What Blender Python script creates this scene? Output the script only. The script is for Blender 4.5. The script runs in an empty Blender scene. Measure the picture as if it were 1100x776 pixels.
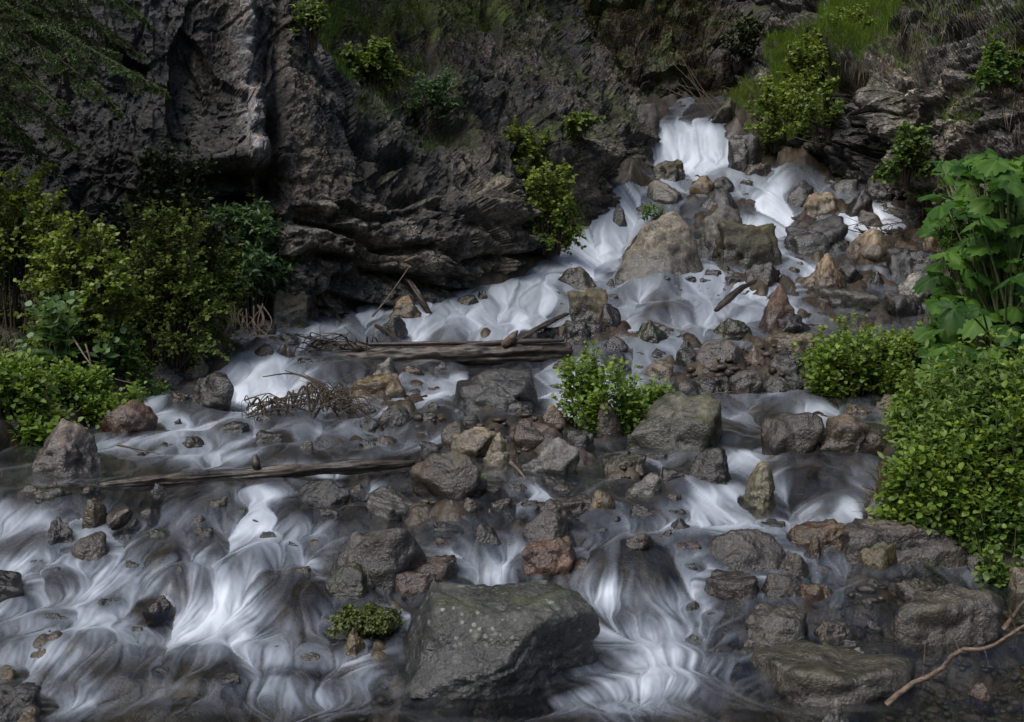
import bpy, bmesh, math, random
import numpy as np
from mathutils import Vector, Matrix

random.seed(7)
RNG = np.random.default_rng(11)
F = 1180.0; CX = 550.0; HY = 388.0; H = 1.5      # focal length (photo pixels), centre, horizon row, eye height
scene = bpy.context.scene
COL = scene.collection

# ------------------------------------------------------------------ noise
_perm = np.random.default_rng(3).permutation(256).astype(np.int32)
_perm = np.concatenate([_perm, _perm, _perm])
_g = np.random.default_rng(4).normal(size=(256, 3)); _g /= np.linalg.norm(_g, axis=1)[:, None]
_g = _g.astype(np.float32)

def perlin(x, y, z):
    x = np.asarray(x, np.float32); y = np.asarray(y, np.float32); z = np.asarray(z, np.float32)
    x, y, z = np.broadcast_arrays(x, y, z)
    xi = np.floor(x).astype(np.int32); yi = np.floor(y).astype(np.int32); zi = np.floor(z).astype(np.int32)
    xf = x - xi; yf = y - yi; zf = z - zi
    xi &= 255; yi &= 255; zi &= 255
    u = xf*xf*xf*(xf*(xf*6-15)+10); v = yf*yf*yf*(yf*(yf*6-15)+10); w = zf*zf*zf*(zf*(zf*6-15)+10)
    def gr(dx, dy, dz):
        h = _perm[_perm[_perm[xi+dx]+yi+dy]+zi+dz] & 255
        g = _g[h]
        return g[..., 0]*(xf-dx) + g[..., 1]*(yf-dy) + g[..., 2]*(zf-dz)
    def lerp(a, b, t): return a + (b-a)*t
    x00 = lerp(gr(0,0,0), gr(1,0,0), u); x10 = lerp(gr(0,1,0), gr(1,1,0), u)
    x01 = lerp(gr(0,0,1), gr(1,0,1), u); x11 = lerp(gr(0,1,1), gr(1,1,1), u)
    return lerp(lerp(x00, x10, v), lerp(x01, x11, v), w)*1.6

def fbm(x, y, z, oct=4, gain=.5):
    r = 0; a = 1.0; s = 1.0
    for k in range(oct):
        r = r + a*perlin(x*s+k*7.3, y*s+k*3.1, z*s+k*5.7); a *= gain; s *= 2.03
    return r

def ridged(x, y, z, oct=4, gain=.5):
    r = 0; a = 1.0; s = 1.0
    for k in range(oct):
        r = r + a*(1-2*np.abs(perlin(x*s+k*9.3, y*s+k*4.1, z*s+k*6.7))); a *= gain; s *= 2.07
    return r

def sstep(a, b, x):
    t = np.clip((x-a)/(b-a), 0, 1); return t*t*(3-2*t)

def voronoi2(x, y, seed=0):
    """F1, F2 and a random value per cell"""
    xi = np.floor(x).astype(np.int32); yi = np.floor(y).astype(np.int32)
    f1 = np.full(x.shape, 9.0, np.float32); f2 = f1.copy(); val = np.zeros(x.shape, np.float32)
    for dx in (-1, 0, 1):
        for dy in (-1, 0, 1):
            cx = (xi+dx+seed) & 255; cy = (yi+dy) & 255
            h = _perm[_perm[cx]+cy] & 255
            jx = ((h*73) & 255)/255.0; jy = ((h*151+37) & 255)/255.0
            d = np.hypot(xi+dx+.1+.8*jx-x, yi+dy+.1+.8*jy-y).astype(np.float32)
            new = d < f1
            f2 = np.where(new, f1, np.minimum(f2, d)); val = np.where(new, h/255.0, val); f1 = np.where(new, d, f1)
    return f1, f2, val

def facets(x, y, seed=0, tilt=1.0):
    """broken-rock relief: every cell a flat facet with its own height and tilt"""
    xi = np.floor(x).astype(np.int32); yi = np.floor(y).astype(np.int32)
    f1 = np.full(x.shape, 9.0, np.float32); out = np.zeros(x.shape, np.float32)
    for dx in (-1, 0, 1):
        for dy in (-1, 0, 1):
            h = _perm[_perm[(xi+dx+seed) & 255]+((yi+dy) & 255)] & 255
            ox = x-(xi+dx+((h*73) & 255)/255.0); oy = y-(yi+dy+((h*151+37) & 255)/255.0)
            d = ox*ox+oy*oy
            pl = (h/255.0-.5)*.9 + tilt*((((h*97+11) & 255)/127.5-1)*ox + (((h*199+91) & 255)/127.5-1)*oy)
            new = d < f1
            out = np.where(new, pl, out); f1 = np.where(new, d, f1)
    return out

# ------------------------------------------------------------------ mesh helpers
def mesh_np(name, verts, faces, attrs=None, smooth=True):
    """verts (N,3); faces: one (M,k) array or a list of them"""
    if isinstance(faces, np.ndarray): faces = [faces]
    faces = [f for f in faces if len(f)]
    me = bpy.data.meshes.new(name)
    me.vertices.add(len(verts)); me.vertices.foreach_set('co', np.ascontiguousarray(verts, np.float32).ravel())
    loops = np.concatenate([f.ravel() for f in faces]).astype(np.int32)
    tot = np.concatenate([np.full(len(f), f.shape[1], np.int32) for f in faces])
    start = np.concatenate([[0], np.cumsum(tot)[:-1]]).astype(np.int32)
    me.loops.add(len(loops)); me.loops.foreach_set('vertex_index', loops)
    me.polygons.add(len(tot)); me.polygons.foreach_set('loop_start', start); me.polygons.foreach_set('loop_total', tot)
    me.polygons.foreach_set('use_smooth', np.full(len(tot), smooth))
    for k, a in (attrs or {}).items():
        at = me.attributes.new(k, 'FLOAT', 'POINT'); at.data.foreach_set('value', np.ascontiguousarray(a, np.float32).ravel())
    me.update(calc_edges=True)
    return me

def link(name, me, mat=None, parent=None):
    o = bpy.data.objects.new(name, me); COL.objects.link(o)
    if mat is not None: me.materials.append(mat)
    if parent is not None: o.parent = parent
    return o

def tag(o, label=None, cat=None, group=None, kind=None):
    if label: o['label'] = label
    if cat: o['category'] = cat
    if group: o['group'] = group
    if kind: o['kind'] = kind
    return o

def empty(name, loc, label, cat, group=None):
    o = bpy.data.objects.new(name, None); COL.objects.link(o); o.location = loc; o.empty_display_size = .1
    return tag(o, label, cat, group)

def grid_faces(n, m):
    i = np.arange(n-1)[:, None]*m + np.arange(m-1)[None, :]
    i = i.ravel()
    return np.stack([i, i+1, i+m+1, i+m], 1)

# ------------------------------------------------------------------ node helpers
class NT:
    def __init__(s, name):
        s.mat = bpy.data.materials.new(name); s.mat.use_nodes = True
        s.t = s.mat.node_tree; s.t.nodes.clear()
        s.out = s.n('ShaderNodeOutputMaterial')
    def n(s, typ, **kw):
        nd = s.t.nodes.new(typ)
        for k, v in kw.items(): setattr(nd, k, v)
        return nd
    def put(s, sock, v):
        if v is None: return
        if isinstance(v, bpy.types.NodeSocket): s.t.links.new(v, sock)
        else:
            if hasattr(sock.default_value, '__len__') and len(sock.default_value) == 4 and len(v) == 3: v = (*v, 1)
            sock.default_value = v
    def math(s, op, a, b=None, clamp=False):
        nd = s.n('ShaderNodeMath', operation=op, use_clamp=clamp); s.put(nd.inputs[0], a); s.put(nd.inputs[1], b); return nd.outputs[0]
    def mix(s, f, a, b, mode='MIX'):
        nd = s.n('ShaderNodeMix', data_type='RGBA', blend_type=mode); s.put(nd.inputs[0], f); s.put(nd.inputs[6], a); s.put(nd.inputs[7], b); return nd.outputs[2]
    def attr(s, name): return s.n('ShaderNodeAttribute', attribute_name=name).outputs['Fac']
    def noise(s, vec, scale, detail=4, rough=.55, dist=0.0, out='Fac'):
        nd = s.n('ShaderNodeTexNoise'); s.put(nd.inputs['Vector'], vec)
        nd.inputs['Scale'].default_value = scale; nd.inputs['Detail'].default_value = detail
        nd.inputs['Roughness'].default_value = rough; nd.inputs['Distortion'].default_value = dist
        return nd.outputs[out]
    def voro(s, vec, scale, feature='F1', out='Distance'):
        nd = s.n('ShaderNodeTexVoronoi', feature=feature); s.put(nd.inputs['Vector'], vec); nd.inputs['Scale'].default_value = scale
        return nd.outputs[out]
    def ramp(s, f, *stops):
        nd = s.n('ShaderNodeValToRGB'); s.put(nd.inputs[0], f); r = nd.color_ramp
        while len(r.elements) < len(stops): r.elements.new(.5)
        for e, (p, c) in zip(r.elements, stops):
            e.position = p; e.color = (c, c, c, 1) if isinstance(c, (int, float)) else (*c, 1)
        return nd.outputs[0]
    def mapr(s, v, a, b, c=0., d=1.):
        nd = s.n('ShaderNodeMapRange'); s.put(nd.inputs[0], v)
        for i, q in enumerate((a, b, c, d)): nd.inputs[i+1].default_value = q
        return nd.outputs[0]
    def vec(s, v, scale=(1,1,1), loc=(0,0,0), rot=(0,0,0)):
        nd = s.n('ShaderNodeMapping'); s.put(nd.inputs[0], v); nd.inputs['Scale'].default_value = scale
        nd.inputs['Rotation'].default_value = rot
        s.put(nd.inputs['Location'], loc); return nd.outputs[0]
    def bump(s, h, strength=.5, dist=.02, normal=None):
        nd = s.n('ShaderNodeBump'); nd.inputs['Strength'].default_value = strength; nd.inputs['Distance'].default_value = dist
        s.put(nd.inputs['Height'], h); s.put(nd.inputs['Normal'], normal); return nd.outputs[0]
    def bsdf(s, col, rough=.6, normal=None, spec=.5, **kw):
        nd = s.n('ShaderNodeBsdfPrincipled'); s.put(nd.inputs['Base Color'], col); s.put(nd.inputs['Roughness'], rough)
        s.put(nd.inputs['Normal'], normal); s.put(nd.inputs['Specular IOR Level'], spec)
        for k, v in kw.items(): s.put(nd.inputs[k], v)
        return nd.outputs[0]
    def done(s, sh): s.t.links.new(sh, s.out.inputs['Surface']); return s.mat

# ------------------------------------------------------------------ mean profile of the stream: row -> distance, height
_rows = np.array([1500, 1150, 940, 776, 755, 690, 630, 560, 510, 470, 430, 388, 350, 310, 270, 230, 185, 168, 135, 115, 100.])
_dist = np.array([1.55, 2.15, 3.1, 4.56, 4.83, 5.4, 6.0, 6.7, 7.7, 9.0, 10.7, 12.4, 14.0, 15.8, 17.5, 19.5, 22.0, 23.4, 24.0, 26.0, 28.5])
_o = np.argsort(_rows); _rs = _rows[_o]; _ds = _dist[_o]
def _pchip(x, y):
    h = np.diff(x); dl = np.diff(y)/h; d = np.zeros_like(y)
    w1 = 2*h[1:]+h[:-1]; w2 = h[1:]+2*h[:-1]
    d[1:-1] = np.where(dl[:-1]*dl[1:] > 0, (w1+w2)/(w1/np.where(dl[:-1]==0,1,dl[:-1])+w2/np.where(dl[1:]==0,1,dl[1:])), 0)
    d[0] = dl[0]; d[-1] = dl[-1]
    def ev(q):
        q = np.asarray(q, float); i = np.clip(np.searchsorted(x, q)-1, 0, len(x)-2); t = (q-x[i])/h[i]
        return (y[i]*(1+2*t)*(1-t)**2 + h[i]*d[i]*t*(1-t)**2 + y[i+1]*t*t*(3-2*t) + h[i]*d[i+1]*t*t*(t-1))
    return ev
D_of_v = _pchip(_rs, _ds)
_vt = np.linspace(100, 1500, 6000); _dt = D_of_v(_vt)
def V_of_d(d): return np.interp(-np.asarray(d), -_dt, _vt)
def z0_of_v(v): return H + (HY - v)*D_of_v(v)/F

# grid over the valley floor
PX = np.arange(-290, 1391, 1.35); VV = np.arange(104, 1010, 1.25)
NC = len(PX); NR = len(VV)
PXg, VVg = np.meshgrid(PX, VV)
Yg = D_of_v(VVg); Ag = (PXg-CX)/F; Xg = Ag*Yg
MPP = Yg/F                                    # metres per photo pixel
Zbase = z0_of_v(VVg)

# lips: (points, drop, sharpness, reach) in photo pixels
LIPS = [
 ([(676,168),(698,164),(716,157),(735,154),(748,149),(762,147),(775,140)], 7, 3.5, 26), ([(838,192),(885,188)], 34, 10, 40), ([(625,215),(690,206)], 55, 16, 60),
 ([(425,332),(520,316),(610,312)], 24, 8, 30), ([(670,304),(815,292)], 18, 6, 24), ([(690,332),(805,326)], 16, 6, 24),
 ([(240,393),(335,391)], 34, 7, 34), ([(150,428),(222,432)], 16, 6, 20), ([(278,445),(350,442)], 20, 6, 24),
 ([(-80,545),(120,540),(345,548)], 36, 11, 48), ([(175,622),(230,612),(290,620)], 46, 12, 46),
 ([(-60,690),(110,695),(345,690)], 16, 7, 26), ([(-40,735),(400,738)], 9, 6, 20), ([(836,512),(940,508)], 38, 4, 40),
 ([(725,525),(805,520)], 26, 8, 34), ([(630,612),(700,618),(775,605)], 36, 20, 60), ([(470,583),(575,576)], 24, 8, 30),
 ([(765,430),(965,430)], 16, 4, 18), ([(880,640),(930,632)], 14, 6, 20), ([(260,350),(350,345)], 12, 5, 20),
 ([(640,378),(720,372)], 14, 5, 20), ([(585,405),(650,400)], 14, 5, 20), ([(390,452),(520,462)], 14, 5, 20),
 ([(290,492),(420,500)], 14, 5, 20), ([(555,520),(600,516)], 14, 5, 18), ([(920,230),(985,222)], 26, 6, 30), ([(640,560),(725,552)],12,5,20),
]
Zl = np.zeros_like(Zbase)
for pts, drop, w, R in LIPS:
    xs = np.array([p[0] for p in pts], float); ys = np.array([p[1] for p in pts], float)
    lip = np.interp(PXg, xs, ys) + 5*perlin(PXg/28, VVg*0+drop, VVg*0+R)
    s = lip - VVg + w
    win = sstep(xs[0]-14, xs[0]+14, PXg)*(1-sstep(xs[-1]-14, xs[-1]+14, PXg))
    Zl += win*drop*(.42 if ys.mean() > 300 else .85)*MPP*.5*np.tanh(s/w)*np.exp(-(s/R)**2)
# water sheeting over hidden stones: (cx, cy, rx, ry, rise)
DOMES = [(172,585,26,22,14),(226,585,18,18,10),(200,624,30,13,10),(315,637,40,28,24),(145,716,55,22,16),(218,718,46,26,24),
 (180,752,62,12,10),(52,536,50,12,9),(686,608,48,26,12),(308,458,31,18,20),(249,459,22,10,12),(320,489,42,10,10),
 (832,437,22,10,11),(462,449,30,16,14),(692,532,62,16,13),(884,522,44,14,10),(478,346,22,17,14),(716,322,26,13,11),
 (932,642,34,16,14),(600,470,20,8,5),(545,447,36,12,9),(290,600,30,14,8),(60,620,34,14,9),(500,545,44,14,8),(590,545,30,14,8),
 (770,460,30,14,10),(650,655,26,16,8),(100,690,40,14,8),(740,585,24,14,8),(420,590,24,12,4),(30,580,36,16,10),(380,478,30,10,8),(610,560,60,14,8)]
Zd = np.zeros_like(Zbase); dome = np.zeros_like(Zbase)
for cx, cy, rx, ry, hh in DOMES:
    r2 = ((PXg-cx)/rx)**2 + ((VVg-cy)/ry)**2
    r2 = r2*(1+.25*perlin(PXg/22, VVg/16, VVg*0+cx))
    b = np.clip(1.25-r2*.8, 0, 1); b = b*b*(3-2*b)
    Zd = np.maximum(Zd, b*hh*.40*MPP); dome = np.maximum(dome, b)
rough = .034*fbm(Xg*1.3, Yg*1.0, Zbase*0+2.2, 3) + .012*fbm(Xg*5, Yg*4, Zbase*0+5.1, 3)
# many little broken steps, as the stones of the bed make them
_ph = Yg/.62*np.clip(7/Yg, .45, 1.2) + 1.5*fbm(Xg*.6+3, Yg*.35, Zbase*0, 3) + .32*perlin(Xg*2.6, Yg*1.3, Zbase*0)
_fr = _ph-np.floor(_ph)
STEP = (_fr - sstep(.50, 1.0, _fr))*(.5+.6*np.clip(perlin(Xg*1.1, Yg*.9, Zbase*0+8)+.3, 0, 1))
Zl = Zl - .105*STEP*np.clip(Yg/9, .55, 1.5)
Zw = Zbase + Zl + Zd + rough*np.clip(Yg/9, .5, 1.4)

# banks
_lb = np.array([(1500,-900),(1010,-520),(560,-300),(522,-60),(485,10),(452,108),(425,150),(400,168),(385,205),(365,236),(350,268),(335,325),(322,420),
 (305,540),(290,572),(262,612),(225,640),(205,690),(192,712),(165,702),(135,696),(108,742),(90,745)], float)
_rb = np.array([(1500,2600),(1010,1800),(700,1500),(640,1330),(617,1092),(602,1040),(578,962),(560,946),(520,938),(480,948),(440,962),(428,966),
 (400,968),(340,1000),(290,1012),(240,1000),(215,985),(200,930),(185,850),(170,792),(150,779),(130,776),(108,790),(90,790)], float)
LB = np.interp(VVg, _lb[::-1,0], _lb[::-1,1]); RB = np.interp(VVg, _rb[::-1,0], _rb[::-1,1])
wob = 9*perlin(PXg*0+3, VVg/17, VVg*0) + 4*perlin(PXg*0+1, VVg/6, VVg*0)
outl = (LB+wob-PXg)*MPP; outr = (PXg-RB-wob)*MPP
bank = np.maximum(outl, outr)                    # metres outside the water's edge (negative inside)

def bil(G, px, v):
    j = np.clip((np.asarray(px)-PX[0])/1.35, 0, NC-1.001); i = np.clip((np.asarray(v)-VV[0])/1.25, 0, NR-1.001)
    i0 = i.astype(int); j0 = j.astype(int); fi = i-i0; fj = j-j0
    return (G[i0,j0]*(1-fi)*(1-fj)+G[i0+1,j0]*fi*(1-fj)+G[i0,j0+1]*(1-fi)*fj+G[i0+1,j0+1]*fi*fj)
def floor_z(x, y, G=None):
    x = np.asarray(x, float); y = np.asarray(y, float)
    return bil(Zw if G is None else G, CX+F*x/y, V_of_d(y))
def ray_hit(px, py, G=None):
    d = np.linspace(2.6, 28, 2500); x = (px-CX)/F*d; zr = H+(HY-py)/F*d
    hit = np.nonzero(zr <= floor_z(x, d, G))[0]
    i = hit[0] if len(hit) else len(d)-1
    return float(x[i]), float(d[i]), float(zr[i])

# where the photograph's water runs white: (cx, cy, rx, ry, strength)
FOAM = [(758,118,15,6,1),(738,146,44,20,1.4),(742,180,40,6,.55),(792,181,26,9,.7),(700,201,44,7,.55),(832,212,17,24,1.5),(814,237,28,10,1.5),
 (660,218,26,14,1.3),(650,240,18,18,1.4),(636,262,20,30,1.8),(612,285,30,14,1.7),(590,297,44,10,1.5),(540,312,40,8,.9),(572,302,22,7,1),(945,232,22,13,.9),(905,252,22,10,.5),(842,262,11,18,1.0),(800,200,20,8,.4),(900,240,12,12,.5),
 (500,318,66,9,1.05),(470,345,48,11,1.25),(560,330,34,16,.9),(625,345,14,16,.8),(690,328,26,20,.95),(748,298,34,10,.65),(752,338,46,18,1.0),(790,318,30,10,.6),(700,386,40,9,.6),(662,374,26,7,.6),(675,412,22,18,.4),(870,300,18,16,.6),(848,330,10,14,.5),
 (950,320,16,8,.5),(320,352,54,9,.95),(287,410,46,22,1.9),(192,447,22,8,.8),(222,455,30,7,.9),(326,460,30,10,1.0),(170,425,16,10,.5),(620,402,34,16,.7),(470,403,60,6,.6),(440,424,60,8,.7),(600,425,22,10,.6),
 (380,478,40,8,.45),(330,500,34,7,.7),(372,492,26,6,.6),(400,517,30,7,.35),(290,532,46,7,.55),(577,524,18,8,.7),(790,487,50,6,.75),(700,490,20,8,.4),(875,438,26,7,.75),(780,440,24,9,.3),(705,517,14,10,.6),
 (760,538,28,18,1.2),(735,562,56,9,.8),(850,552,64,7,1.0),(872,532,16,18,1.0),(910,532,14,20,1.0),(845,525,10,16,.7),(668,560,30,7,.6),(640,545,14,10,.4),
 (60,600,70,14,.7),(125,590,34,18,.55),(30,640,60,16,.65),(95,625,60,12,.6),(235,600,34,34,.55),(238,650,44,26,1.5),(258,672,24,28,1.2),(205,655,30,18,.8),(285,562,56,9,.7),(330,600,20,18,.6),(110,655,80,12,.65),(80,675,60,10,.5),(190,700,60,8,.5),
 (262,712,16,14,.6),(290,730,60,5,.6),(120,748,66,9,.7),(165,722,16,10,.4),(15,555,30,14,.5),(520,602,40,10,.85),(545,582,26,8,.5),(492,580,8,12,.4),(500,615,50,6,.6),
 (650,632,22,12,.9),(690,665,44,18,1.0),(705,700,52,22,.85),(665,722,34,12,.9),(745,640,26,34,.55),(640,700,20,30,.5),(740,600,18,18,.5),(905,637,20,12,.6),(870,600,12,14,.5),(400,702,20,16,.6),(432,700,18,24,.3),(800,632,60,5,.3),(770,700,50,10,.35),(660,750,80,8,.35),(880,690,24,6,.3),(345,745,60,6,.3),(800,300,44,13,.7),(862,322,30,12,.6),(930,288,30,9,.55),(150,470,60,6,.5),(230,484,60,6,.5),(560,508,40,6,.45),(450,470,50,6,.4),(660,400,24,10,.6),(600,440,30,6,.5),(840,415,40,6,.35),
 (150,605,210,46,.42),(180,670,170,44,.42),(60,560,90,20,.3),(690,680,90,60,.42),(740,560,110,30,.36),(500,600,70,20,.35),(500,330,120,24,.55),(720,330,90,40,.45),(270,460,120,20,.35),(480,420,110,16,.32),(150,735,180,22,.28),(850,600,60,30,.25)]
EXPOSURE = 0.5
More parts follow.
